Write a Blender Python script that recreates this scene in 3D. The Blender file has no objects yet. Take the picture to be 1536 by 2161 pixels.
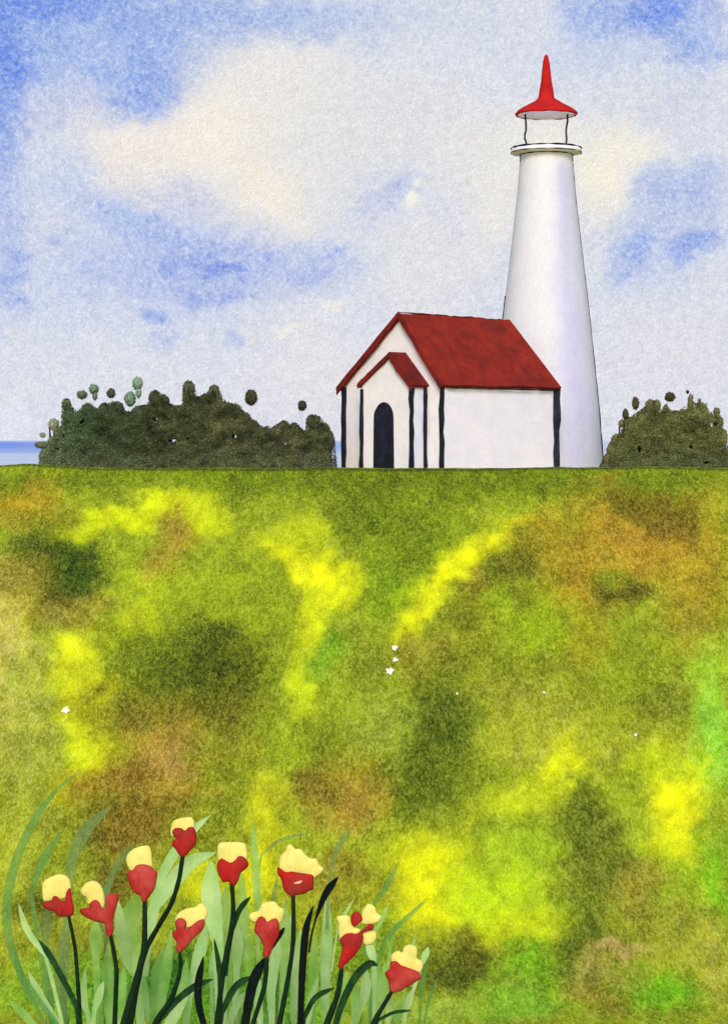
import bpy, bmesh, math, random
import numpy as np
from mathutils import Vector, noise as mnoise

R = math.radians
random.seed(7)
rng = np.random.default_rng(11)
scene = bpy.context.scene
COL = scene.collection

# ------------------------------------------------------------------ helpers
F = 4400.0          # focal length in pixels of the 1536 x 2161 picture
CX, HY = 768.0, 925.0
def P(px, py, Y):
    """a point of the place seen at (px, py) that stands Y metres away"""
    return Vector(((px - CX) / F * Y, Y, (HY - py) / F * Y))

def lin(c):
    out = []
    for v in c[:3]:
        v = max(0.0, min(1.0, v / 255.0))
        out.append(v / 12.92 if v <= 0.04045 else ((v + 0.055) / 1.055) ** 2.4)
    return tuple(out)

def lin_np(a):
    a = np.clip(a / 255.0, 0, 1)
    return np.where(a <= 0.04045, a / 12.92, ((a + 0.055) / 1.055) ** 2.4)

def tag(o, label=None, cat=None, group=None, kind=None):
    if label: o['label'] = label
    if cat: o['category'] = cat
    if group: o['group'] = group
    if kind: o['kind'] = kind
    return o

def empty(name, loc, label=None, cat=None, group=None):
    o = bpy.data.objects.new(name, None)
    o.empty_display_size = 0.2
    COL.objects.link(o)
    o.location = loc
    return tag(o, label, cat, group)

def make(name, verts, faces, mat, parent=None, smooth=False, colors=None):
    off = parent_world(parent) if parent else Vector((0, 0, 0))
    me = bpy.data.meshes.new(name)
    me.from_pydata([(v[0] - off.x, v[1] - off.y, v[2] - off.z) for v in verts], [], faces)
    if colors is not None:
        ca = me.color_attributes.new('wash', 'FLOAT_COLOR', 'POINT')
        arr = np.ones((len(verts), 4), dtype=np.float32)
        arr[:, :3] = np.asarray(colors)[:, :3]
        ca.data.foreach_set('color', arr.ravel())
    if smooth:
        me.polygons.foreach_set('use_smooth', [True] * len(me.polygons))
    me.materials.append(mat)
    me.update()
    o = bpy.data.objects.new(name, me)
    COL.objects.link(o)
    if parent: o.parent = parent
    return o

def parent_world(p):
    v = Vector((0, 0, 0))
    while p is not None:
        v += p.location
        p = p.parent
    return v

class MB:
    def __init__(s): s.v = []; s.f = []
    def add(s, verts, faces):
        n = len(s.v); s.v += [tuple(v) for v in verts]; s.f += [tuple(i + n for i in f) for f in faces]
    def prism(s, poly, d):
        """extrude polygon (3-D points) by vector d"""
        n = len(poly); d = Vector(d)
        a = [Vector(p) for p in poly]; b = [p + d for p in a]
        fs = [tuple(range(n))[::-1], tuple(range(n, 2 * n))]
        for i in range(n):
            j = (i + 1) % n
            fs.append((i, j, n + j, n + i))
        s.add(a + b, fs)
    def lathe(s, prof, c, seg=64):
        vs = []; fs = []
        m = len(prof)
        for r, z in prof:
            for k in range(seg):
                a = 2 * math.pi * k / seg
                vs.append((c[0] + r * math.cos(a), c[1] + r * math.sin(a), z))
        for i in range(m - 1):
            for k in range(seg):
                k2 = (k + 1) % seg
                fs.append((i * seg + k, i * seg + k2, (i + 1) * seg + k2, (i + 1) * seg + k))
        s.add(vs, fs)
    def tube(s, pts, rads, seg=8):
        vs = []; fs = []
        n = len(pts)
        for i, p in enumerate(pts):
            p = Vector(p)
            t = (Vector(pts[min(i + 1, n - 1)]) - Vector(pts[max(i - 1, 0)])).normalized()
            a = t.cross(Vector((0, 1, 0)))
            if a.length < 1e-3: a = t.cross(Vector((1, 0, 0)))
            a.normalize(); b = t.cross(a).normalized()
            for k in range(seg):
                th = 2 * math.pi * k / seg
                vs.append(p + (a * math.cos(th) + b * math.sin(th)) * rads[i])
        for i in range(n - 1):
            for k in range(seg):
                k2 = (k + 1) % seg
                fs.append((i * seg + k, i * seg + k2, (i + 1) * seg + k2, (i + 1) * seg + k))
        fs.append(tuple(range(seg))[::-1]); fs.append(tuple((n - 1) * seg + k for k in range(seg)))
        s.add(vs, fs)
    def build(s, name, mat, parent=None, smooth=False, colors=None):
        o = make(name, s.v, s.f, mat, parent, smooth, colors)
        bm = bmesh.new(); bm.from_mesh(o.data)
        bmesh.ops.recalc_face_normals(bm, faces=bm.faces); bm.to_mesh(o.data); bm.free()
        return o

# numpy value noise ---------------------------------------------------------
_tab = rng.random((256, 256))
def vnoise(x, y):
    xi = np.floor(x).astype(int); yi = np.floor(y).astype(int)
    fx = x - xi; fy = y - yi
    fx = fx * fx * (3 - 2 * fx); fy = fy * fy * (3 - 2 * fy)
    g = lambda a, b: _tab[a & 255, b & 255]
    return (g(xi, yi) * (1 - fx) + g(xi + 1, yi) * fx) * (1 - fy) + (g(xi, yi + 1) * (1 - fx) + g(xi + 1, yi + 1) * fx) * fy - 0.5
def fbm(x, y, octv=5, rough=0.55):
    s = 0; a = 1.0; t = 0
    for o in range(octv):
        s = s + a * vnoise(x * 2 ** o + 17.3 * o, y * 2 ** o + 9.1 * o); t += a; a *= rough
    return s / t * 2

def wash(u, v, base, blobs, warp=45, wscale=90.0, soft=(0.35, 1.35)):
    du = fbm(u / wscale, v / wscale) * warp + fbm(u / 22.0 + 7, v / 22.0, 3) * warp * 0.35
    dv = fbm(u / wscale + 50, v / wscale + 31) * warp + fbm(u / 22.0 + 70, v / 22.0 + 5, 3) * warp * 0.35
    uu = u + du; vv = v + dv
    c = np.empty(u.shape + (3,)); c[...] = base
    for b in blobs:
        cx, cy, rx, ry, ang, col, al = b
        ca, sa = math.cos(R(ang)), math.sin(R(ang))
        a = ((uu - cx) * ca + (vv - cy) * sa) / rx
        e = (-(uu - cx) * sa + (vv - cy) * ca) / ry
        d = np.sqrt(a * a + e * e)
        t = np.clip((soft[1] - d) / (soft[1] - soft[0]), 0, 1)
        w = (t * t * (3 - 2 * t) * al)[..., None]
        c = c * (1 - w) + np.array(col, float) * w
    return c

# ------------------------------------------------------------------ materials
def new_mat(name):
    m = bpy.data.materials.new(name); m.use_nodes = True
    nt = m.node_tree; nt.nodes.clear()
    return m, nt
def N(nt, t, **kw):
    n = nt.nodes.new(t)
    for k, v in kw.items():
        if k in n.inputs: n.inputs[k].default_value = v
        else: setattr(n, k, v)
    return n
def math_n(nt, op, a, b=None, c=None):
    n = nt.nodes.new('ShaderNodeMath'); n.operation = op
    for i, x in enumerate((a, b, c)):
        if x is None: continue
        if isinstance(x, (int, float)): n.inputs[i].default_value = x
        else: nt.links.new(x, n.inputs[i])
    return n.outputs[0]

def grain_nodes(nt, scale, aniso=(1, 1, 1), wide=0.25, offs=0.35, dist_=0.0):
    """pigment grain with painted emboss shading: returns (granulation -.5..+.5, emboss shade -1..1, height) outputs"""
    tc = N(nt, 'ShaderNodeTexCoord')
    mp = N(nt, 'ShaderNodeMapping'); mp.inputs['Scale'].default_value = aniso
    nt.links.new(tc.outputs['Object'], mp.inputs['Vector'])
    def noi(sc, det, rough, off=None):
        n = N(nt, 'ShaderNodeTexNoise'); n.inputs['Scale'].default_value = sc
        n.inputs['Distortion'].default_value = dist_; n.inputs['Detail'].default_value = det; n.inputs['Roughness'].default_value = rough
        if off is None: nt.links.new(mp.outputs[0], n.inputs['Vector'])
        else:
            ad = N(nt, 'ShaderNodeVectorMath'); ad.operation = 'ADD'
            nt.links.new(mp.outputs[0], ad.inputs[0]); ad.inputs[1].default_value = off
            nt.links.new(ad.outputs[0], n.inputs['Vector'])
        return n.outputs[0]
    o = offs / scale
    h0 = noi(scale, 3, 0.6)
    h1 = noi(scale, 3, 0.6, (o, 0, -o))
    big = noi(scale * wide, 3, 0.6, (3.1, 1.7, 9.2))
    g = math_n(nt, 'ADD', math_n(nt, 'MULTIPLY', math_n(nt, 'SUBTRACT', h0, 0.5), 1.0),
               math_n(nt, 'MULTIPLY', math_n(nt, 'SUBTRACT', big, 0.5), 0.8))
    rel = math_n(nt, 'SUBTRACT', h0, h1)  # lit and shaded flanks of the grain, baked into the colour
    return g, rel, h0

def paint_mat(name, color=None, scale=12, gran=1.2, emboss=0.5, bump=0.0, bumpd=0.02, aniso=(1, 1, 1),
              attr=False, emit=False, rough=0.9, alpha=1.0, color2=None, spec=0.15, wide=0.25, ew=0.12, gmin=0.3, worm=0.0):
    m, nt = new_mat(name)
    L = nt.links
    g, rel, h = grain_nodes(nt, scale, aniso, wide, dist_=worm)
    if attr:
        a = N(nt, 'ShaderNodeAttribute'); a.attribute_name = 'wash'; src = a.outputs['Color']
    else:
        c = N(nt, 'ShaderNodeRGB'); c.outputs[0].default_value = (*lin(color), 1); src = c.outputs[0]
        if color2:
            c2 = N(nt, 'ShaderNodeRGB'); c2.outputs[0].default_value = (*lin(color2), 1)
            tc = N(nt, 'ShaderNodeTexCoord')
            n2 = N(nt, 'ShaderNodeTexNoise'); n2.inputs['Scale'].default_value = scale * ew; n2.inputs['Detail'].default_value = 4
            L.new(tc.outputs['Object'], n2.inputs['Vector'])
            mr = N(nt, 'ShaderNodeMapRange'); mr.inputs[1].default_value = 0.36; mr.inputs[2].default_value = 0.64
            L.new(n2.outputs[0], mr.inputs[0])
            mx = N(nt, 'ShaderNodeMix'); mx.data_type = 'RGBA'
            L.new(mr.outputs[0], mx.inputs[0]); L.new(src, mx.inputs[6]); L.new(c2.outputs[0], mx.inputs[7])
            src = mx.outputs[2]
    gm = N(nt, 'ShaderNodeGamma')
    L.new(src, gm.inputs[0])
    L.new(math_n(nt, 'MAXIMUM', math_n(nt, 'ADD', math_n(nt, 'MULTIPLY', g, gran), 1.0), gmin), gm.inputs[1])
    fac = math_n(nt, 'ADD', math_n(nt, 'MULTIPLY', rel, emboss), 1.0)
    vm = N(nt, 'ShaderNodeVectorMath'); vm.operation = 'SCALE'
    L.new(gm.outputs[0], vm.inputs[0]); L.new(fac, vm.inputs['Scale'])
    out = N(nt, 'ShaderNodeOutputMaterial')
    if emit:
        e = N(nt, 'ShaderNodeEmission'); L.new(vm.outputs[0], e.inputs[0]); L.new(e.outputs[0], out.inputs[0])
        return m
    b = N(nt, 'ShaderNodeBsdfPrincipled')
    L.new(vm.outputs[0], b.inputs['Base Color'])
    b.inputs['Roughness'].default_value = rough
    b.inputs['Specular IOR Level'].default_value = spec
    b.inputs['Alpha'].default_value = alpha
    if bump:
        bp = N(nt, 'ShaderNodeBump'); bp.inputs['Strength'].default_value = bump; bp.inputs['Distance'].default_value = bumpd
        L.new(h, bp.inputs['Height']); L.new(bp.outputs[0], b.inputs['Normal'])
    L.new(b.outputs[0], out.inputs[0])
    return m

M = {}
M['sky'] = paint_mat('sky_wash', scale=950, gran=1.9, emboss=0.8, worm=.8, attr=True, emit=True, wide=0.35)
M['meadow'] = paint_mat('meadow_grass', scale=17, gran=2.5, emboss=1.3, attr=True, bump=0.6, bumpd=0.03, wide=0.4, aniso=(1.5, .6, .8), gmin=.66, worm=1.3)
M['sea'] = paint_mat('sea_water', scale=0.02, gran=0.8, emboss=0.2, attr=True, rough=0.6)
M['gable'] = paint_mat('lime_wash_warm', (246, 235, 236), scale=13, gran=0.5, emboss=0.22, bump=0.35, bumpd=0.02, color2=(236, 226, 228), aniso=(1, 1, .6))
M['side'] = paint_mat('lime_wash_cool', (248, 236, 246), scale=13, gran=0.5, emboss=0.28, bump=0.4, bumpd=0.02, color2=(238, 230, 244), aniso=(1, 1, .6))
M['porchside'] = paint_mat('lime_wash_violet', (218, 216, 238), scale=13, gran=0.5, emboss=0.22, bump=0.3, color2=(232, 228, 236))
M['tower'] = paint_mat('tower_plaster', attr=True, scale=13, gran=0.6, emboss=0.32, bump=0.5, bumpd=0.02, aniso=(1, 1, .55))
M['white'] = paint_mat('white_paint', (248, 242, 236), scale=13, gran=0.4, emboss=0.15, bump=0.2)
M['soffit'] = paint_mat('soffit_paint', (254, 240, 252), scale=13, gran=0.3, emboss=0.1)
M['roof'] = paint_mat('red_roof', (146, 38, 24), scale=15, gran=0.42, emboss=0.5, bump=0.3, bumpd=0.02, color2=(118, 32, 22), aniso=(1, 1, .5), rough=.75)
M['roofdark'] = paint_mat('red_roof_edge', (128, 34, 30), scale=15, gran=0.35, emboss=0.3, bump=0.3, color2=(100, 30, 26))
M['lanternroof'] = paint_mat('scarlet_roof', (196, 34, 28), scale=14, gran=0.35, emboss=0.3, bump=0.2, color2=(170, 26, 26))
M['ink'] = paint_mat('black_timber', (24, 24, 34), scale=20, gran=0.4, emboss=0.4, bump=0.2, color2=(34, 36, 52))
M['slate'] = paint_mat('slate_timber', (48, 50, 66), scale=14, gran=0.5, emboss=0.4, bump=0.2, color2=(26, 28, 40))
M['bush'] = paint_mat('shrub_leaves', attr=True, scale=14, gran=0.3, emboss=0.25, rough=1, spec=.05)
M['twig'] = paint_mat('thin_twig', (200, 200, 196), scale=20, gran=0.2, emboss=0.1)
M['trunk'] = paint_mat('shrub_trunk', (70, 62, 44), scale=20, gran=0.4, emboss=0.3)
M['glass'] = paint_mat('lantern_glass', (240, 236, 224), scale=13, gran=0.3, emboss=0.2, alpha=0.08, rough=0.4)
# garden
M['petalred'] = paint_mat('tulip_red', (178, 30, 26), scale=230, gran=0.45, emboss=0.3, bump=0.35, bumpd=0.0015, aniso=(1, 1, .35), color2=(150, 42, 36), rough=.8, ew=.1)
M['petalyellow'] = paint_mat('tulip_yellow', (238, 222, 124), scale=230, gran=0.6, emboss=0.25, bump=0.3, bumpd=0.0015, aniso=(1, 1, .35), color2=(222, 208, 112), rough=.9, spec=.03, ew=.14)
M['stem'] = paint_mat('dark_stem', (14, 36, 20), scale=230, gran=0.4, emboss=0.5, bump=0.3, bumpd=.001, color2=(22, 46, 22), ew=.2)
M['darkleaf'] = paint_mat('dark_leaf', (20, 52, 24), scale=200, gran=0.5, emboss=0.6, bump=0.3, bumpd=.001, color2=(34, 70, 30), ew=.2)
M['blackleaf'] = paint_mat('black_leaf', (10, 22, 16), scale=200, gran=0.5, emboss=0.6, bump=0.3, bumpd=.001, color2=(8, 14, 14), ew=.2)
M['petalfaded'] = paint_mat('tulip_faded_red', (166, 40, 38), scale=230, gran=0.45, emboss=0.35, bump=0.4, bumpd=0.0015, aniso=(1, 1, .35), color2=(186, 72, 64), rough=.9, ew=.09, spec=.03)
LEAF = {
 'p': paint_mat('pale_leaf', (188, 216, 146), scale=200, gran=0.45, emboss=0.35, bump=0.2, bumpd=.001, color2=(158, 200, 118), aniso=(1, 1, .3), ew=.08, alpha=.84),
 'm': paint_mat('mid_leaf', (126, 178, 78), scale=200, gran=0.5, emboss=0.4, bump=0.2, bumpd=.001, color2=(160, 200, 112), aniso=(1, 1, .3), ew=.08, alpha=.74),
 't': paint_mat('blue_green_leaf', (84, 138, 62), scale=200, gran=0.5, emboss=0.4, bump=0.2, bumpd=.001, color2=(96, 146, 72), aniso=(1, 1, .3), ew=.08, alpha=.68),
 'g': paint_mat('grey_green_leaf', (104, 132, 74), scale=200, gran=0.5, emboss=0.4, bump=0.2, bumpd=.001, color2=(112, 142, 82), aniso=(1, 1, .3), ew=.08, alpha=.62),
}
M['wild'] = paint_mat('wildflower_white', (250, 246, 232), scale=40, gran=0.2, emboss=0.1)
M['wildstem'] = paint_mat('wildflower_stem', (120, 140, 40), scale=40, gran=0.2, emboss=0.1)
M['mark'] = paint_mat('petal_fleck', (240, 190, 150), scale=230, gran=0.2, emboss=0.1)

# ------------------------------------------------------------------ camera, light, world
cam = bpy.data.cameras.new('camera'); co = bpy.data.objects.new('camera', cam); COL.objects.link(co)
co.location = (0, 0, 0); co.rotation_euler = (R(90), 0, 0)
cam.sensor_fit = 'VERTICAL'; cam.sensor_height = 36; cam.sensor_width = 36
cam.lens = 36 * F / 2161.0
cam.shift_y = -(1080.5 - HY) / 2161.0 * 1.0
cam.clip_end = 60000; cam.clip_start = 0.1
scene.camera = co

sun_dir = Vector((-0.02, -0.84, 0.50)).normalized()
sl = bpy.data.lights.new('sun', 'SUN'); sl.energy = 2.3; sl.angle = R(20); sl.color = (1.0, 0.965, 0.91)
so = bpy.data.objects.new('sun', sl); COL.objects.link(so)
so.rotation_euler = sun_dir.to_track_quat('Z', 'Y').to_euler(); so.location = (-10, -20, 20)
w = bpy.data.worlds.new('World'); scene.world = w; w.use_nodes = True
nt = w.node_tree; nt.nodes.clear()
st = nt.nodes.new('ShaderNodeTexSky'); st.sky_type = 'NISHITA'; st.sun_disc = False
st.sun_elevation = math.asin(sun_dir.z); st.sun_rotation = math.atan2(sun_dir.x, sun_dir.y)
bg = nt.nodes.new('ShaderNodeBackground'); bg.inputs[1].default_value = 0.15
wo = nt.nodes.new('ShaderNodeOutputWorld')
nt.links.new(st.outputs[0], bg.inputs[0]); nt.links.new(bg.outputs[0], wo.inputs[0])
scene.view_settings.view_transform = 'Standard'; scene.view_settings.look = 'None'
scene.view_settings.exposure = 0; scene.view_settings.gamma = 1
scene.render.engine = 'CYCLES'
scene.cycles.transparent_max_bounces = 24

# ------------------------------------------------------------------ sky backdrop
SKYB = [
 (150,70,300,170,0,(160,182,228),.9),(-10,160,80,210,0,(112,144,226),.8),(60,5,220,55,0,(118,148,226),.85),
 (300,120,170,110,0,(150,174,228),.8),(560,35,300,55,0,(160,181,226),.85),(330,195,90,45,-20,(140,165,226),.75),
 (130,230,130,60,0,(196,200,226),.7),(230,110,60,60,0,(188,200,232),.5),
 (900,60,250,60,0,(205,212,226),.6),
 (480,265,230,110,-28,(241,233,219),.97),(580,170,190,110,0,(230,226,222),.85),(570,400,110,110,0,(242,233,217),.95),
 (290,300,140,55,10,(238,229,222),.9),(270,350,80,45,20,(238,229,219),.85),(720,300,200,160,0,(224,223,223),.7),
 (390,420,150,45,20,(208,210,224),.85),
 (330,490,190,50,25,(172,190,230),.8),(420,570,260,80,0,(172,187,229),.75),(600,570,160,60,0,(172,188,230),.6),
 (90,480,80,60,0,(210,212,226),.6),
 (420,545,35,10,0,(118,142,220),.8),(460,572,32,10,0,(112,138,220),.8),(350,550,24,14,0,(122,146,222),.7),(495,575,22,9,0,(112,138,220),.8),
 (505,620,50,12,0,(128,150,224),.6),(400,635,30,12,0,(120,145,222),.7),(640,590,50,16,0,(128,150,224),.7),(562,530,14,8,0,(112,138,220),.7),(695,545,18,8,0,(120,145,222),.6),
 (320,670,24,12,0,(100,130,222),.85),(345,715,34,16,0,(128,152,226),.7),(488,718,18,16,0,(128,155,226),.8),(60,640,14,10,0,(120,145,222),.7),(560,740,26,14,0,(160,178,228),.6),
 (12,600,34,55,0,(140,164,228),.75),(14,400,45,150,0,(150,172,228),.7),(110,520,20,14,0,(140,160,222),.5),
 (620,690,130,120,0,(222,222,226),.6),(200,790,420,110,0,(218,220,229),.75),(680,800,160,120,0,(226,223,226),.6),
 (1240,50,70,50,0,(162,184,230),.8),(1390,35,110,60,0,(122,152,228),.92),(1455,110,70,60,0,(158,181,230),.8),(1280,130,140,60,0,(190,202,228),.7),
 (1290,200,160,70,0,(216,218,226),.6),(1440,230,80,60,0,(205,209,224),.6),
 (1270,380,85,90,0,(242,235,217),.95),(1320,310,80,50,0,(239,233,219),.9),(1150,300,120,70,0,(236,231,222),.8),(1020,330,110,110,0,(230,227,220),.75),
 (900,260,150,130,0,(222,222,223),.6),(1040,440,60,120,15,(234,229,220),.7),(900,560,130,120,0,(226,224,224),.6),
 (1440,400,100,60,-15,(172,188,228),.9),(1420,490,130,80,0,(184,196,227),.8),(1340,545,28,36,10,(98,134,228),.85),(1465,515,48,18,-20,(112,144,228),.8),
 (1360,580,80,60,0,(190,201,228),.6),
 (1400,760,190,120,0,(222,220,226),.6),(830,400,70,40,0,(190,198,227),.6),(780,430,50,60,0,(196,202,227),.6),(860,432,20,13,0,(246,243,224),.95),(885,408,18,8,0,(242,238,224),.8),
 (700,640,30,12,0,(240,236,226),.7),(610,705,28,10,0,(240,237,224),.7),(20,900,60,60,0,(222,226,238),.6),
]
def sky():
    az = np.concatenate([np.radians(np.arange(-80, -12, 2.0)), np.radians(np.arange(-12, 12.001, 0.08)), np.radians(np.arange(14, 81, 2.0))])
    el = np.concatenate([np.radians(np.array([-4, -2, -1])), np.radians(np.arange(-0.4, 13.001, 0.08)), np.radians(np.arange(14, 62, 2.0))])
    A, E = np.meshgrid(az, el)
    X = np.cos(E) * np.sin(A); Y = np.cos(E) * np.cos(A); Z = np.sin(E)
    u = CX + F * A * 1.004
    v = HY - F * np.tan(E)
    bl_ = [(200,470,330,170,15,(196,206,231),.7), (120,640,260,120,0,(200,209,231),.6), (420,650,330,110,0,(200,208,231),.5)]
    for b in SKYB:
        small = b[2] < 55 and b[5][2] - b[5][0] > 40
        bl_.append((b[0], b[1], b[2] * (1.25 if small else 1), b[3] * (1.35 if small else 1), b[4], b[5], b[6] * (.62 if small else 1)))
    c = wash(u, v, (215, 218, 228), bl_, warp=38, wscale=80, soft=(.15, 1.5))
    c = np.clip(c * 1.022, 0, 246)
    # beyond the mapped part the wash goes on as drifting cloud
    far = np.clip((np.abs(u - CX) - 800) / 500, 0, 1); far = np.maximum(far, np.clip((-v) / 500, 0, 1))[..., None]
    n = np.clip(fbm(u / 700 + 3, v / 400 + 8) * 1.6 + 0.45, 0, 1)[..., None]
    gen = np.array([168, 187, 229]) * (1 - n) + np.array([232, 227, 222]) * n
    c = c * (1 - far) + gen * far
    # loose pigment blooms
    bl = fbm(u / 36, v / 26, 4); k = np.clip(bl * 1.1, 0, 1)[..., None]
    dens = np.clip((fbm(u / 300 + 4, v / 220 + 2) + .25) * 1.5, 0, 1)[..., None] * np.clip((228 - c[..., :1]) / 24, 0, 1)
    c = c * (1 - k * dens * .5) + np.array([128, 150, 222]) * k * dens * .5
    h, wd = A.shape
    verts = np.stack([X, Y, Z], -1).reshape(-1, 3)
    idx = np.arange(h * wd).reshape(h, wd)
    f = np.stack([idx[:-1, :-1], idx[1:, :-1], idx[1:, 1:], idx[:-1, 1:]], -1).reshape(-1, 4)
    o = make('sky', verts.tolist(), f.tolist(), M['sky'], None, True, lin_np(c).reshape(-1, 3))
    o.scale = (21000,) * 3
    tag(o, 'pale clouded sky with soft blue patches over the meadow', None, None, 'structure')
sky()

# ------------------------------------------------------------------ sea
def sea():
    ys = np.concatenate([np.array([70, 100, 400, 900, 1200]), 20 * F / (np.arange(988, 929.2, -.7) - HY)])
    xs = np.linspace(-1, 1, 80)
    vs = []; cs = []
    for y in ys:
        py = HY + 20 / y * F
        for x in xs:
            X = x * max(500, y * 1.3)
            n = fbm(np.array([x * 26.0]), np.array([py / 9.0]), 3)[0]
            t = min(1, max(0, (py + n * 9 - 938) / 26)); t = t * t * (3 - 2 * t)
            a = np.array((104, 140, 232)); b = np.array((206, 218, 240))
            pxs = CX + F * X / y
            pale = min(1, max(0, (pxs - 60) / 160)) * (1 - .7 * math.exp(-((pxs - 712) / 26) ** 2) - .7 * math.exp(-((pxs - 1525) / 20) ** 2))
            a = a * (1 - pale) + np.array((204, 212, 232)) * pale; b = b * (1 - pale) + np.array((214, 219, 234)) * pale
            cc_ = a * (1 - t) + b * t; hz = max(0, min(1, (935 - py + n * 3) / 7)); cc_ = cc_ * (1 - hz * .75) + np.array((206, 214, 234)) * hz * .75
            cs.append(lin_np(cc_) * .92); vs.append((X, y, -20.0))
    n = len(xs); f = []
    for i in range(len(ys) - 1):
        for j in range(n - 1):
            f.append((i * n + j, i * n + j + 1, (i + 1) * n + j + 1, (i + 1) * n + j))
    o = make('sea', vs, f, M['sea'], None, True, cs)
    tag(o, 'flat blue sea on the horizon behind the bushes', None, None, 'structure')
sea()

# ------------------------------------------------------------------ meadow (one sheet)
prof_y = np.array([-60, -8, 3, 4.7, 5.4, 8, 20, 34, 38, 41, 44, 48, 54, 59, 61.2, 61.6, 63.5, 70, 85, 96, 104, 112.0])
prof_z = np.array([-2.4, -1.5, -1.40, -1.43, -1.66, -2.62, -6.7, -10.9, -11.7, -11.75, -10.9, -8.85, -5.1, -2.15, -.88, -.84, -.92, -1.06, -1.4, -2.4, -12, -24.0])
crest_x = np.array([-40, -11, -10.0, -8.5, -6, -3, 0, 3, 6, 9, 10.6, 12, 40.0])
crest_dz = np.array([.1, .02, .10, .02, -.055, -.03, -.02, -.04, -.01, -.01, -.02, -.05, .1])
def ground_z(x, y):
    z = np.interp(y, prof_y, prof_z)
    zs = (np.interp(y - .8, prof_y, prof_z) + np.interp(y + .8, prof_y, prof_z)) / 2
    k = np.clip((y - 60.6) / .8, 0, 1) * np.clip((63.2 - y) / 1, 0, 1)
    z = z * k + zs * (1 - k) if True else z
    k2 = np.clip((y - 8) / 20, 0, 1) * np.clip((60.5 - y) / 8, 0, 1)
    z = z + fbm(x / 9 + 3, y / 7 + 5, 3) * .35 * k2
    z = z + np.interp(x, crest_x, crest_dz) * np.clip((y - 52) / 9, 0, 1) * np.clip((80 - y) / 10, 0, 1)
    z = z + fbm(x / 1.3, y / 1.3, 3) * (.018 + .03 * np.clip((y - 58) / 3, 0, 1))
    return z
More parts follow.
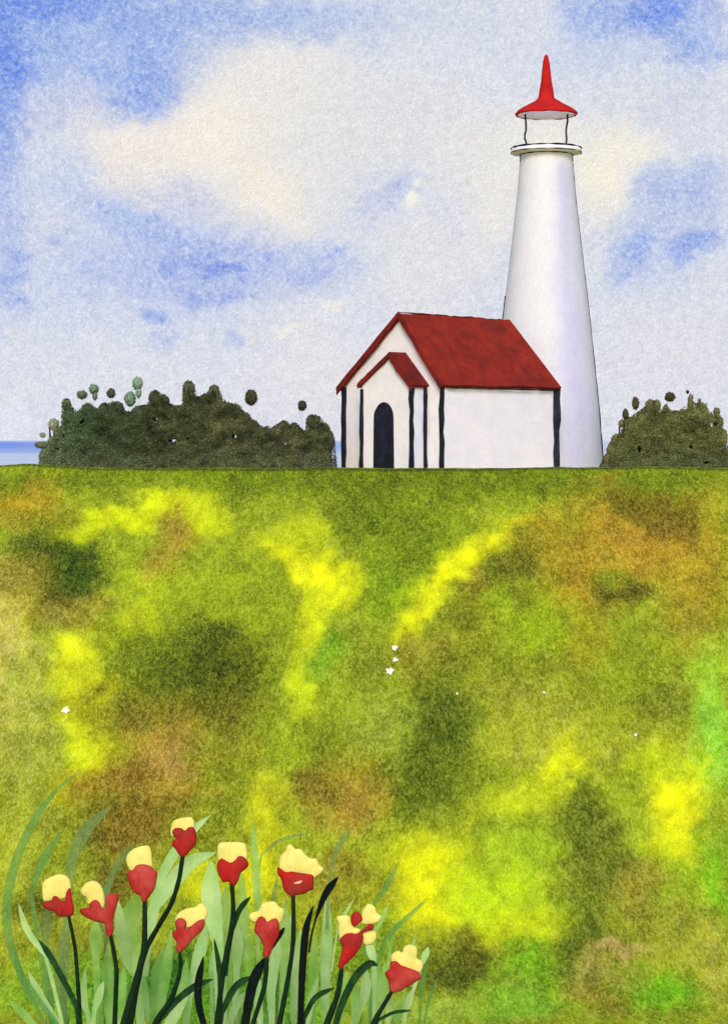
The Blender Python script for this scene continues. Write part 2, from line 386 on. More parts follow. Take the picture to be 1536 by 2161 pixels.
MB_ = [
 (768,1003,1200,50,0,(106,124,8),.95),(330,1010,240,26,0,(136,156,10),.5),
 (45,1065,100,55,0,(172,132,22),.9),(20,1110,60,30,0,(160,140,30),.6),(95,1175,100,70,0,(84,98,12),.9),(70,1235,110,50,0,(140,124,28),.9),
 (255,1098,140,26,-10,(208,216,6),.95),(350,1070,70,22,-10,(200,210,8),.9),(425,1090,45,55,0,(200,208,10),.9),(365,1145,45,70,0,(158,122,34),.85),(350,1195,40,26,20,(176,136,46),.8),
 (180,1190,60,65,20,(70,92,10),.95),(135,1240,60,40,0,(84,96,14),.8),(420,1260,170,80,0,(148,164,18),.8),(330,1240,60,50,0,(178,190,22),.6),
 (130,1285,110,45,0,(146,130,36),.85),(10,1400,60,190,0,(206,178,92),.8),(70,1480,90,150,0,(168,172,56),.85),(50,1640,80,90,0,(160,164,50),.8),
 (290,1320,60,45,0,(194,204,14),.85),(165,1390,55,60,0,(228,228,22),.95),(175,1480,48,90,0,(214,218,12),.95),(190,1590,52,70,0,(212,220,14),.95),(165,1660,30,30,0,(200,214,16),.8),
 (390,1410,180,100,0,(100,112,12),.95),(480,1385,90,80,0,(80,86,8),.85),(300,1500,150,55,0,(122,112,20),.85),(470,1500,90,60,0,(104,98,14),.7),
 (340,1600,110,90,0,(154,114,36),.9),(365,1600,60,50,20,(178,132,62),.85),(250,1650,110,60,0,(140,100,26),.9),(350,1690,90,50,0,(160,122,34),.8),(470,1580,80,60,0,(140,136,28),.8),
 (600,1170,70,40,20,(224,224,10),.95),(690,1215,75,50,20,(236,234,6),1),(655,1290,50,80,15,(208,214,12),.95),(640,1440,42,70,0,(196,210,16),.9),(645,1120,70,30,0,(188,196,14),.8),
 (860,1120,130,110,0,(116,136,10),.9),(765,1075,80,60,0,(100,118,10),.7),(830,1250,70,70,0,(116,146,10),.8),(560,1290,60,140,0,(142,156,16),.6),(690,1375,45,60,0,(122,164,26),.85),(780,1400,70,70,0,(130,140,24),.8),
 (965,1195,120,50,-42,(236,232,6),1),(1040,1130,80,30,-20,(206,206,12),.9),(890,1300,70,36,-50,(216,216,10),.95),(1130,1110,80,22,10,(190,176,16),.8),
 (1090,1200,55,80,0,(108,114,14),.95),(1015,1245,32,50,0,(152,124,32),.85),
 (1260,1150,170,110,0,(160,124,24),.9),(1380,1150,120,70,0,(176,126,34),.9),(1370,1065,110,36,0,(118,98,14),.85),(1465,1210,90,150,0,(162,130,24),.9),(1410,1110,60,40,0,(110,80,20),.6),
 (1215,1250,90,70,0,(162,118,24),.9),(1230,1370,65,60,0,(162,140,20),.85),(1285,1215,36,45,10,(120,142,14),.85),(1315,1265,55,34,0,(96,88,14),.85),(1480,1330,50,50,0,(150,120,30),.7),
 (1130,1310,110,80,0,(146,168,14),.8),(1000,1320,60,90,0,(122,124,16),.85),(900,1400,80,60,0,(148,132,34),.85),(1080,1420,170,60,0,(134,142,22),.8),
 (1340,1420,130,90,0,(134,146,20),.8),(1430,1480,90,60,0,(120,124,24),.8),(1080,1480,200,45,0,(150,148,36),.7),
 (1495,1440,60,110,0,(170,206,40),.9),(1505,1570,50,120,0,(146,204,50),.95),
 (930,1530,90,110,0,(92,108,12),.95),(900,1650,130,80,0,(100,114,14),.9),(800,1530,80,60,0,(148,160,44),.85),(660,1570,80,60,0,(118,130,16),.8),
 (720,1660,110,80,0,(152,122,30),.9),(745,1705,80,50,0,(170,128,46),.8),(600,1570,40,60,0,(150,166,20),.7),(560,1690,50,80,0,(192,190,18),.85),(480,1650,50,60,0,(128,134,16),.8),(645,1660,36,40,0,(110,90,20),.6),
 (1140,1560,120,55,0,(172,172,42),.85),(1180,1610,90,40,-30,(216,220,14),.95),(1090,1690,110,45,-15,(196,206,22),.9),(1330,1570,110,50,0,(158,160,34),.8),
 (1240,1680,40,60,0,(104,112,16),.9),(1230,1760,100,80,0,(108,118,18),.92),(1270,1830,100,80,0,(118,126,26),.9),(1220,1960,75,80,0,(98,112,20),.9),(1340,1740,50,70,0,(160,176,28),.7),
 (1440,1700,62,100,0,(238,232,8),1),(1425,1620,80,50,0,(188,204,18),.85),(1400,1790,60,60,0,(206,212,14),.9),(1512,1850,44,110,0,(130,184,18),.95),(1420,1870,60,60,0,(150,178,24),.8),
 (910,1840,110,75,0,(232,230,6),1),(930,1920,80,50,0,(236,230,6),1),(1050,1880,110,90,0,(182,210,16),.92),(1110,1790,90,50,0,(160,188,22),.85),(1090,1950,110,46,0,(200,212,14),.95),
 (1340,1880,60,60,0,(150,136,36),.85),(1400,1960,110,60,0,(150,150,36),.8),
 (1010,2010,90,50,0,(112,106,14),.95),(950,2070,110,50,0,(98,106,14),.9),(1125,2040,80,60,0,(118,168,14),.95),(1100,2120,120,44,0,(128,176,34),.9),(930,2150,90,28,0,(160,186,60),.8),
 (1270,2060,90,50,0,(150,140,50),.85),(1295,2015,56,18,0,(190,152,84),.8),(1290,2110,80,36,0,(138,126,28),.85),(1400,2090,90,50,0,(118,176,18),.9),(1490,2040,46,130,0,(176,170,52),.85),
 (60,1760,100,100,0,(150,156,36),.8),(30,1900,50,180,0,(186,190,44),.8),(230,1750,130,60,0,(112,100,16),.9),(130,1790,60,70,0,(146,156,20),.8),(75,1925,60,50,0,(88,92,8),.85),
 (300,1750,100,60,0,(138,102,28),.85),(430,1760,100,60,0,(128,134,18),.85),(440,1860,70,60,0,(206,206,14),.9),(550,1830,45,110,0,(208,204,12),.9),(240,1860,60,50,0,(110,90,20),.85),
 (190,2010,150,90,0,(146,146,24),.85),(430,2080,320,80,0,(100,150,20),.85),(350,2080,60,60,0,(62,112,8),.85),(90,2100,120,70,0,(172,180,40),.85),
 (300,2100,360,60,0,(92,158,20),.85),(560,2120,200,50,0,(104,160,26),.8),(350,2070,50,60,0,(56,118,6),.9),(560,2080,40,60,0,(64,124,10),.8),
 (700,1850,90,60,0,(150,134,28),.85),(620,1960,60,70,0,(170,170,20),.7),(740,2000,120,90,0,(120,150,20),.8),(820,1850,60,50,0,(150,150,20),.7),
]
def meadow():
    xs = np.concatenate([np.arange(-90, -14, 3.0), np.arange(-14, 14.001, 0.085), np.arange(17, 91, 3.0)])
    ys = np.concatenate([np.arange(-50, 0, 5.0), np.arange(0, 8, .25), np.arange(8, 40, 1.0), np.arange(40, 61, 0.09), np.arange(61, 62.4, .05), np.arange(62.4, 66, .3), np.arange(66, 113, 2.0)])
    X, Y = np.meshgrid(xs, ys)
    Z = ground_z(X, Y)
    Ye = np.clip(Y, 41, 63)
    u = CX + F * X / Ye
    v = HY - F * Z / Ye
    v = np.where(Y < 41, 2180 + (41 - Y) * 20, v)
    v = np.where(Y > 61.6, 985 - (Y - 61.6) * 14, v)
    c = wash(u, v, (148, 160, 24), MB_, warp=50, wscale=80, soft=(.15, 1.5))
    rg = np.clip(c[..., 0] - c[..., 1], 0, 99); c[..., 1] += rg * .22; c[..., 0] += rg * .02
    c = np.clip(c * 1.03, 0, 232)
    lum = (c[..., 0] + c[..., 1]) / 2; c = c * np.interp(lum, [85, 150, 200, 230], [.80, .97, 1.0, 1.0])[..., None]
    far = np.clip((np.abs(u - CX) - 850) / 250, 0, 1); far = np.maximum(far, np.clip((41 - Y) / 6, 0, 1))[..., None]
    n1 = np.clip(fbm(X / 4 + 3, Y / 4) * 1.6 + .5, 0, 1)[..., None]; n2 = np.clip(fbm(X / 3 + 30, Y / 3 + 8) * 2 - .2, 0, 1)[..., None]
    gen = np.array([104, 128, 14]) * (1 - n1) + np.array([178, 192, 18]) * n1
    gen = gen * (1 - n2) + np.array([152, 118, 30]) * n2
    c = c * (1 - far) + gen * far
    mot = fbm(u / 26, v / 26, 4)[..., None]
    c = c * (1 + mot * .2)
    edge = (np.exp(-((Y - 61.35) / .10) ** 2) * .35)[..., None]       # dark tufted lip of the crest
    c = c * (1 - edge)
    h, wd = X.shape
    verts = np.stack([X, Y, Z], -1).reshape(-1, 3)
    idx = np.arange(h * wd).reshape(h, wd)
    f = np.stack([idx[:-1, :-1], idx[:-1, 1:], idx[1:, 1:], idx[1:, :-1]], -1).reshape(-1, 4)
    o = make('meadow', verts.tolist(), f.tolist(), M['meadow'], None, True, lin_np(c).reshape(-1, 3))
    tag(o, 'green, yellow and ochre mottled meadow rising to the crest', None, None, 'structure')
meadow()
def gz(x, y): return float(ground_z(np.array([x]), np.array([y]))[0])

# ------------------------------------------------------------------ house
def solve(px, o, d):
    """distance t so that the point o + t d is seen at column px"""
    k = (px - CX) / F
    return (k * o[1] - o[0]) / (d[0] - k * d[1])
Uv = Vector((math.cos(R(45)), math.sin(R(45)), 0)); Vv = Vector((-Uv.y, Uv.x, 0))
Yc = 62.9
C0 = Vector(((932 - CX) / F * Yc, Yc, 0))
Wd = solve(727, C0, Vv); Ln = solve(1172, C0, Uv)
ZB = -1.15; ZE = (925 - 812) / F * 63.5
def H(u, v, z): return C0 + Uv * u + Vv * v + Vector((0, 0, z))
house = empty('house', H(Ln / 2, Wd / 2, ZB), 'small white house with red gabled roof and arched dark door beside the lighthouse', 'house')
va = solve(848, C0, Vv)                 # ridge line seen at column 848
ZR = (925 - 669) / F * (C0.y + Vv.y * va)
m = MB(); m.prism([H(0, 0, ZB), H(0, Wd, ZB), H(0, Wd, ZE), H(0, va, ZR), H(0, 0, ZE)], Uv * .14)
m.build('gable_wall', M['gable'], house)
m = MB(); m.prism([H(.14, 0, ZB), H(Ln, 0, ZB), H(Ln, 0, ZE), H(.14, 0, ZE)], Vv * .14); m.build('side_wall', M['side'], house)
m = MB(); m.prism([H(.14, Wd, ZB), H(Ln, Wd, ZB), H(Ln, Wd, ZE), H(.14, Wd, ZE)], -Vv * .14); m.build('side_wall', M['side'], house)
ins = Ln - .42                          # the ridge stops short of the far end
m = MB(); m.prism([H(Ln, .14, ZB), H(Ln, Wd - .14, ZB), H(Ln, Wd - .14, ZE), H(Ln, .14, ZE)], -Uv * .14); m.build('end_wall', M['side'], house)
# roof: two slabs + end slope
T = .12
def n_slope(a, b):                      # outward unit normal of a slope in the v,z plane
    d = Vector((b[0] - a[0], b[1] - a[1])); n = Vector((-d.y, d.x)).normalized()
    return n if n.y > 0 else -n
ov = .11; fr = -.16; bk = Ln + .10
def slope_pts(v_e, z_e, side):
    d = Vector((v_e - va, z_e - ZR)).normalized()
    return v_e + d.x * ov, z_e + d.y * ov
ve, ze = slope_pts(0, ZE, 1); vl, zl = slope_pts(Wd, ZE, 1)
vl += .08; zl -= .06; ze_b = ze
nseg = 10
roof = MB()
def rough_edge(seed, amp=.02):
    r = random.Random(seed); return [r.uniform(-amp, amp) for _ in range(64)]
def slab(v_e, z_e, seed):
    n = n_slope((va, ZR), (v_e, z_e)) * T
    e1 = rough_edge(seed); e2 = rough_edge(seed + 1)
    top = []; bot = []
    for i in range(nseg + 1):
        t = i / nseg
        ur = fr + (ins - fr) * t; ue = fr + (bk - fr) * t
        top.append((ur, va, ZR + e1[i] + .02)); bot.append((ue, v_e, z_e + e2[i]))
    vs = []
    for row in (top, bot):
        for (u, v, z) in row: vs.append(H(u, v + n.x, z + n.y))
    for row in (top, bot):
        for (u, v, z) in row: vs.append(H(u, v, z))
    k = nseg + 1; fs = []
    for i in range(nseg):
        fs += [(i, i + 1, k + i + 1, k + i), (2 * k + i, 3 * k + i, 3 * k + i + 1, 2 * k + i + 1),
               (k + i, k + i + 1, 3 * k + i + 1, 3 * k + i), (i, 2 * k + i, 2 * k + i + 1, i + 1)]
    fs += [(0, k, 3 * k, 2 * k), (nseg, 2 * k + nseg, 3 * k + nseg, k + nseg)]
    roof.add(vs, fs)
slab(ve, ze, 3); slab(vl, zl, 9)
# sloped far end
roof.prism([H(ins, va, ZR + .08), H(bk, ve, ze + .08), H(bk, vl, zl + .08)], (0, 0, -.1))
rf = roof.build('roof', M['roof'], house)
# bargeboards along the front rakes
def rake(v1, z1, v2, z2, wdt, u0, th, name, mat, parent, up=.1, seed=1):
    rr = random.Random(seed); n = 9; mb = MB(); vs = []; 
    for i in range(n + 1):
        t = i / n; v = v1 + (v2 - v1) * t; z = z1 + (z2 - z1) * t + up
        wz = wdt * (1 + rr.uniform(-.12, .12)) * (1.0 if i else .9)
        vs.append((v, z + rr.uniform(-.012, .012), z - wz))
    for i in range(n):
        a, b = vs[i], vs[i + 1]
        P4 = [H(u0, a[0], a[1]), H(u0, b[0], b[1]), H(u0, b[0], b[2]), H(u0, a[0], a[2])]
        Q4 = [p + Uv * th for p in P4]
        mb.add(P4 + Q4, [(0, 1, 2, 3), (7, 6, 5, 4), (0, 4, 5, 1), (3, 2, 6, 7)] + ([(0, 3, 7, 4)] if i == 0 else []) + ([(1, 5, 6, 2)] if i == n - 1 else []))
    return mb.build(name, mat, parent)
rake(va, ZR + .06, vl + .02, zl + .02, .23, fr - .03, .05, 'bargeboard', M['roofdark'], house, seed=4)
rake(va, ZR + .06, ve - .02, ze + .02, .2, fr - .034, .05, 'bargeboard', M['roofdark'], house, seed=5)

def wob_line(a, b, r, name, mat, parent, seed, amp=.012, gaps=()):
    rr = random.Random(seed); n = 26; pts = []; rd = []
    for i in range(n + 1):
        p = a.lerp(b, i / n); pts.append(p + Vector((rr.uniform(-amp, amp), 0, rr.uniform(-amp, amp)))); rd.append(r * rr.uniform(.35, 1.35))
    mb = MB(); mb.tube(pts, rd, 6); return mb.build(name, mat, parent, True)
wob_line(H(.1, -.12, ze_b - .015), H(Ln, -.12, ze_b - .015), .02, 'gutter', M['ink'], house, 2)
wob_line(H(fr, va, ZR + .13), H(ins, va, ZR + .09), .03, 'ridge_cap', M['roofdark'], house, 3)
wob_line(H(ins, va, ZR + .1), H(bk, ve, ze + .12), .026, 'ridge_cap', M['ink'], house, 5)
# posts --------------------------------------------------------------------
def post(u, v, ztop, hw, mat, parent, seed=0):
    rr = random.Random(seed); vs = []; n = 8; mb = MB()
    for i in range(n + 1):
        t = i / n; z = ZB + (ztop - ZB) * t; w_ = hw * (1 + rr.uniform(-.22, .15)); j = rr.uniform(-.012, .012)
        for a, b in ((-1, -1), (1, -1), (1, 1), (-1, 1)):
            vs.append(H(u + a * w_ + j, v + b * w_ - j, z))
    fs = [(0, 1, 2, 3)[::-1], tuple(n * 4 + k for k in range(4))]
    for i in range(n):
        for k in range(4): fs.append((i * 4 + k, i * 4 + (k + 1) % 4, i * 4 + 4 + (k + 1) % 4, i * 4 + 4 + k))
    mb.add(vs, fs); return mb.build('post', mat, parent)
post(0.01, .01, ZE - .06, .055, M['ink'], house, 1)
post(0.01, Wd, ZE - .02, .08, M['ink'], house, 2)
tag(post(Ln, .03, ZE - .02, .12, M['slate'], house, 3), 'wider slate-coloured corner post')

# porch ----------------------------------------------------------------------
v1 = solve(898, C0, Vv); pd = -solve(868, H(0, v1, 0), Uv)
v2 = v1 + solve(764, H(-pd, v1, 0), Vv)
vp = v1 + solve(826, H(-pd, v1, 0), Vv)
ZPE = (925 - 812) / F * 63.2; ZPR = (925 - 752) / F * 63.4
porch = empty('porch', H(-pd / 2, (v1 + v2) / 2, ZB) - house.location); porch.parent = house
m = MB(); m.prism([H(-pd, v1, ZB), H(-pd, v2, ZB), H(-pd, v2, ZPE), H(-pd, vp, ZPR), H(-pd, v1, ZPE)], Uv * .1); m.build('front_wall', M['gable'], porch)
m = MB(); m.prism([H(-pd + .1, v1, ZB), H(0, v1, ZB), H(0, v1, ZPE), H(-pd + .1, v1, ZPE)], Vv * .08); m.build('side_wall', M['porchside'], porch)
m = MB(); m.prism([H(-pd + .1, v2, ZB), H(0, v2, ZB), H(0, v2, ZPE), H(-pd + .1, v2, ZPE)], -Vv * .08); m.build('side_wall', M['porchside'], porch)
pr = MB()
for (vv, sgn) in ((v1, -1), (v2, 1)):
    d = Vector((vv - vp, ZPE - ZPR)).normalized(); a = vv + d.x * .12; b = ZPE + d.y * .12
    n = n_slope((vp, ZPR), (a, b)) * .1
    pr.prism([H(-pd - .1, vp, ZPR), H(-pd - .1, a, b), H(-pd - .1, a + n.x, b + n.y), H(-pd - .1, vp + n.x * .0, ZPR + .14)], Uv * (pd + .098))
pr.build('porch_roof', M['roofdark'], porch)
d1 = Vector((v1 - vp, ZPE - ZPR)).normalized(); d2 = Vector((v2 - vp, ZPE - ZPR)).normalized()
rake(vp, ZPR + .03, v2 + d2.x * .1, ZPE + d2.y * .1 + .03, .16, -pd - .13, .04, 'bargeboard', M['roofdark'], porch, seed=7)
rake(vp, ZPR + .03, v1 + d1.x * .14, ZPE + d1.y * .14 + .03, .24, -pd - .133, .04, 'bargeboard', M['roofdark'], porch, seed=8)
post(-pd, v1, ZPE - .1, .055, M['ink'], porch, 11); post(-pd, v2, ZPE - .1, .065, M['ink'], porch, 12)
post(-.03, v1, ZPE - .02, .075, M['ink'], porch, 13)
# arched door
da = v1 + solve(832, H(-pd, v1, 0), Vv); db = v1 + solve(790, H(-pd, v1, 0), Vv)
dc = (da + db) / 2; dr = abs(db - da) / 2; ZD = (925 - 848) / F * 63.2
pts = [H(-pd - .035, dc - dr, ZB), H(-pd - .035, dc + dr * 1.05, ZB)]
for k in range(0, 15):
    a = math.pi * k / 14
    pts.append(H(-pd - .035, dc + math.cos(a) * dr * (.93 + .07 * (k < 3)), ZD - dr * 1.15 + math.sin(a) * dr * 1.15))
m = MB(); m.prism(pts, Uv * .03); door = m.build('door', M['ink'], porch)
m = MB()
hp = H(-pd - .06, dc - dr * .6, ZB + 1.1)
m.tube([hp, hp + Vector((0, 0, .12))], [.015, .015], 6); m.build('handle', M['slate'], door)

# ------------------------------------------------------------------ lighthouse
YL = 70.0; S = YL / F; CL = ((1152 - CX) * S, YL)
zz = lambda py: (HY - py) * S
lh = empty('lighthouse', (CL[0], CL[1], zz(1000)), 'tall tapering white lighthouse with red pointed lantern roof behind the house', 'lighthouse')
prof = []; nt_ = 60
z0, z1 = zz(1006), zz(322)
for i in range(nt_ + 1):
    t = i / nt_; py = 1006 + (322 - 1006) * t
    hw = np.interp(py, [322, 420, 660, 860, 985, 1010], [54, 62, 90, 110, 119, 122])
    prof.append((hw * S, zz(py)))
tm = MB(); tm.lathe(prof, CL, 96)
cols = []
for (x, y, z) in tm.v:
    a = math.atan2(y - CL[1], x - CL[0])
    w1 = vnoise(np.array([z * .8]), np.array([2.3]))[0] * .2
    # lavender shade on the right of the shaft, painted into the plaster colour
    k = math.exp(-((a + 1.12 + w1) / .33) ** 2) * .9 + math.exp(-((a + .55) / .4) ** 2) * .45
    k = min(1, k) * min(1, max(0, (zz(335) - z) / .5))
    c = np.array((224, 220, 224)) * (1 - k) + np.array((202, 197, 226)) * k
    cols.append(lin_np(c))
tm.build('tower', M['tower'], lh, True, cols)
# gallery
g = MB(); gr = 74 * S
g.lathe([(53 * S, zz(326.5)), (56 * S, zz(326)), (gr - .02, zz(323.8)), (gr + .01, zz(322)), (gr, zz(316)), (gr - .03, zz(314)), (.02, zz(313.5))], CL, 96)
gal = g.build('gallery', M['soffit'], lh, True)
def ring(r, z, rad, name, mat, parent, wob=.0):
    mb = MB(); seg = 96; vs = []; fs = []; q = 6
    for i in range(seg):
        a = 2 * math.pi * i / seg
        for k in range(q):
            b = 2 * math.pi * k / q
            rw = rad * (1 + wob * math.sin(a * 5 + 1) + wob * math.sin(a * 13))
            vs.append((CL[0] + (r + rw * math.cos(b)) * math.cos(a), CL[1] + (r + rw * math.cos(b)) * math.sin(a), z + rw * math.sin(b)))
    for i in range(seg):
        for k in range(q):
            fs.append((i * q + k, ((i + 1) % seg) * q + k, ((i + 1) % seg) * q + (k + 1) % q, i * q + (k + 1) % q))
    mb.add(vs, fs); return mb.build(name, mat, parent, True)
ring(gr, zz(313), .022, 'gallery_rim', M['ink'], gal, .3)
ring(54.5 * S, zz(327), .018, 'gallery_rim', M['ink'], gal, .3)
ring(gr + .005, zz(322.5), .014, 'gallery_rim', M['ink'], gal, .4)
for sx in (-1, 1):                                  # short brackets under the gallery
    x = CL[0] + sx * (52.5 * S + .015)
    m = MB(); m.tube([(x + sx * .03 , CL[1] - .12, zz(342)), (x, CL[1] - .12, zz(325))], [.022, .03], 6); m.build('bracket', M['ink'], lh)
# lantern
lr = 43.5 * S
ln = empty('lantern', Vector((CL[0], CL[1], zz(313))) - lh.location); ln.parent = lh
m = MB(); m.lathe([(lr - .02, zz(312)), (lr - .02, zz(240))], CL, 64); m.build('glazing', M['glass'], ln, True)
for sx in (-1, 1):
    pts = []; rr = random.Random(3 + sx); x0 = CL[0] + sx * lr
    for i in range(9): pts.append((x0 + rr.uniform(-.03, .03), CL[1], zz(311) + (zz(238) - zz(311)) * i / 8))
    m = MB(); m.tube(pts, [.032] * 9, 6); m.build('lantern_post', M['ink'], ln, True)
rp = [(60, 243), (64.5, 243.5), (66.5, 240.5), (63, 236), (52, 228), (38, 220.5), (25, 214), (17.5, 208), (16, 200), (14.5, 188), (11.5, 172), (9, 150), (6.5, 130), (4, 118), (.3, 115)]
m = MB(); m.lathe([(r * S, zz(y)) for r, y in rp], CL, 64)
m.v = [(x + .022 * mnoise.noise(Vector((x * 3, y * 3, z * 4))), y, z + .03 * mnoise.noise(Vector((x * 3 + 5, y * 3, z * 2)))) for x, y, z in m.v]
lr_ = m.build('lantern_roof', M['lanternroof'], ln, True)
m = MB(); m.lathe([(62 * S, zz(243.2)), (60 * S, zz(242)), (.01, zz(238))], CL, 64); m.build('soffit', M['soffit'], ln, True)
# conductor cables down the shaft
def cable(ang, y0, y1, r0, r1, sx, name='cable'):
    pts = []; rads = []
    n = 40; rr = random.Random(int(y0))
    for i in range(n + 1):
        py = y0 + (y1 - y0) * i / n
        hw = np.interp(py, [322, 420, 660, 860, 985, 1010], [54, 62, 90, 110, 119, 122]) * S + .005
        pts.append((CL[0] + hw * math.cos(ang), CL[1] + hw * math.sin(ang), zz(py)))
        rads.append((r0 + (r1 - r0) * (i / n) ** 3) * rr.uniform(.6, 1.25))
    m = MB(); m.tube(pts, rads, 6); m.build(name, M['ink'], lh, True)
cable(R(-2), 345, 990, .016, .05, 1)
cable(R(182), 625, 1000, .028, .04, -1)

# ------------------------------------------------------------------ shrubs
def foliage(ells, Y, col_a, col_b, seed, dens=1.0, leaf=.062):
    """ells: list of (px,py,rx,ry). returns verts, faces, colors of a small leafy crown (core + leaves)"""
    rr = random.Random(seed); V = []; Fc = []; C = []
    ca = np.array(col_a, float); cb = np.array(col_b, float)
    for ei, (px, py, rx, ry) in enumerate(ells):
        s = Y / F; c = P(px, py, Y); a = rx * s; b = ry * s; d = (a + min(a, b)) / 2
        nu, nv = 14, 9; base = len(V)
        for i in range(nv + 1):
            th = math.pi * i / nv
            for k in range(nu):
                ph = 2 * math.pi * k / nu
                n = Vector((math.sin(th) * math.cos(ph), math.sin(th) * math.sin(ph), math.cos(th)))
                f = .9 + .12 * mnoise.noise(n * 2.2 + Vector((seed, ei, 0)))
                V.append((c.x + n.x * a * f, c.y + n.y * d * f, c.z + n.z * b * f))
                C.append(lin_np((ca + cb) * .5))
        for i in range(nv):
            for k in range(nu):
                Fc.append((base + i * nu + k, base + i * nu + (k + 1) % nu, base + (i + 1) * nu + (k + 1) % nu, base + (i + 1) * nu + k))
        area = 4 * math.pi * ((a * b + a * d + b * d) / 3)
        for _ in range(int(area / (leaf * leaf) * .9 * dens)):
            n = Vector((rr.gauss(0, 1), rr.gauss(0, 1) - .4, rr.gauss(0, 1))).normalized()
            f = rr.uniform(.88, 1.03)
            p = Vector((c.x + n.x * a * f, c.y + n.y * d * f, c.z + n.z * b * f))
            add_leaf(V, Fc, C, p, leaf, (ca + cb) * .56 * rr.uniform(.8, 1.2), rr, n)
    return V, Fc, C

def add_leaf(V, Fc, C, p, leaf, col, rr, n=None):
    ax = ((n or Vector((0, -1, .3))) + Vector((rr.uniform(-1, 1), rr.uniform(-1, 1), rr.uniform(-1, 1))) * .8).normalized()
    q = ax.cross(Vector((rr.uniform(-1, 1), rr.uniform(-1, 1), rr.uniform(-1, 1)))).normalized(); w_ = ax.cross(q)
    l = leaf * rr.uniform(.6, 1.3); wd = l * .4
    b0 = len(V)
    V.extend([p - q * l * .5, p + w_ * wd, p + q * l * .5, p - w_ * wd]); Fc.append((b0, b0 + 1, b0 + 2, b0 + 3))
    C.extend([lin_np(col)] * 4)

TOPL = [(82,985),(86,965),(91,950),(98,942),(104,940),(107,930),(112,924),(116,910),(124,904),(129,900),(131,852),(135,844),(141,841),(148,845),(152,857),(160,866),(171,866),(174,854),(180,850),(189,850),(196,857),(205,863),(210,861),(214,853),(221,850),(229,852),(239,847),(250,846),(258,853),(260,864),(270,870),(280,868),(286,858),(300,855),(313,854),(315,836),(321,826),(329,823),(337,829),(348,833),(356,840),(359,852),(371,856),(384,856),(385,822),(389,808),(397,803),(407,807),(413,819),(414,835),(421,838),(430,832),(438,830),(444,815),(452,810),(460,813),(466,825),(470,840),(480,850),(497,852),(505,862),(515,868),(526,878),(536,888),(548,897),(556,901),(566,898),(573,904),(580,898),(590,893),(598,887),(606,889),(612,898),(618,892),(626,892),(632,900),(640,908),(645,912),(646,884),(652,877),(660,875),(669,876),(678,882),(684,893),(694,905),(703,915),(707,935),(711,985)]
TOPR = [(1266,985),(1272,966),(1280,958),(1283,940),(1290,928),(1299,921),(1306,912),(1307,889),(1313,884),(1320,880),(1332,880),(1340,873),(1352,865),(1360,858),(1365,846),(1371,841),(1378,846),(1384,842),(1390,846),(1392,866),(1397,868),(1400,857),(1406,853),(1411,862),(1414,868),(1424,866),(1434,868),(1440,860),(1450,858),(1451,838),(1456,831),(1461,834),(1463,852),(1469,854),(1472,843),(1478,842),(1481,856),(1487,850),(1492,852),(1494,870),(1503,874),(1505,863),(1511,860),(1517,862),(1519,880),(1526,900),(1530,925),(1540,960)]
GAPS = [(181,890,5,8,30),(141,915,4,9,-10),(131,948,7,3,30),(332,884,7,2.5,20),(368,930,11,4,-8),(400,925,4,4,0),(498,920,5,7,40),(602,936,5,2.5,0),(1342,948,5,9,0),(1502,894,13,6,-20),(1447,866,9,6,0),(1449,943,5,4,0),(1480,976,9,4,0)]
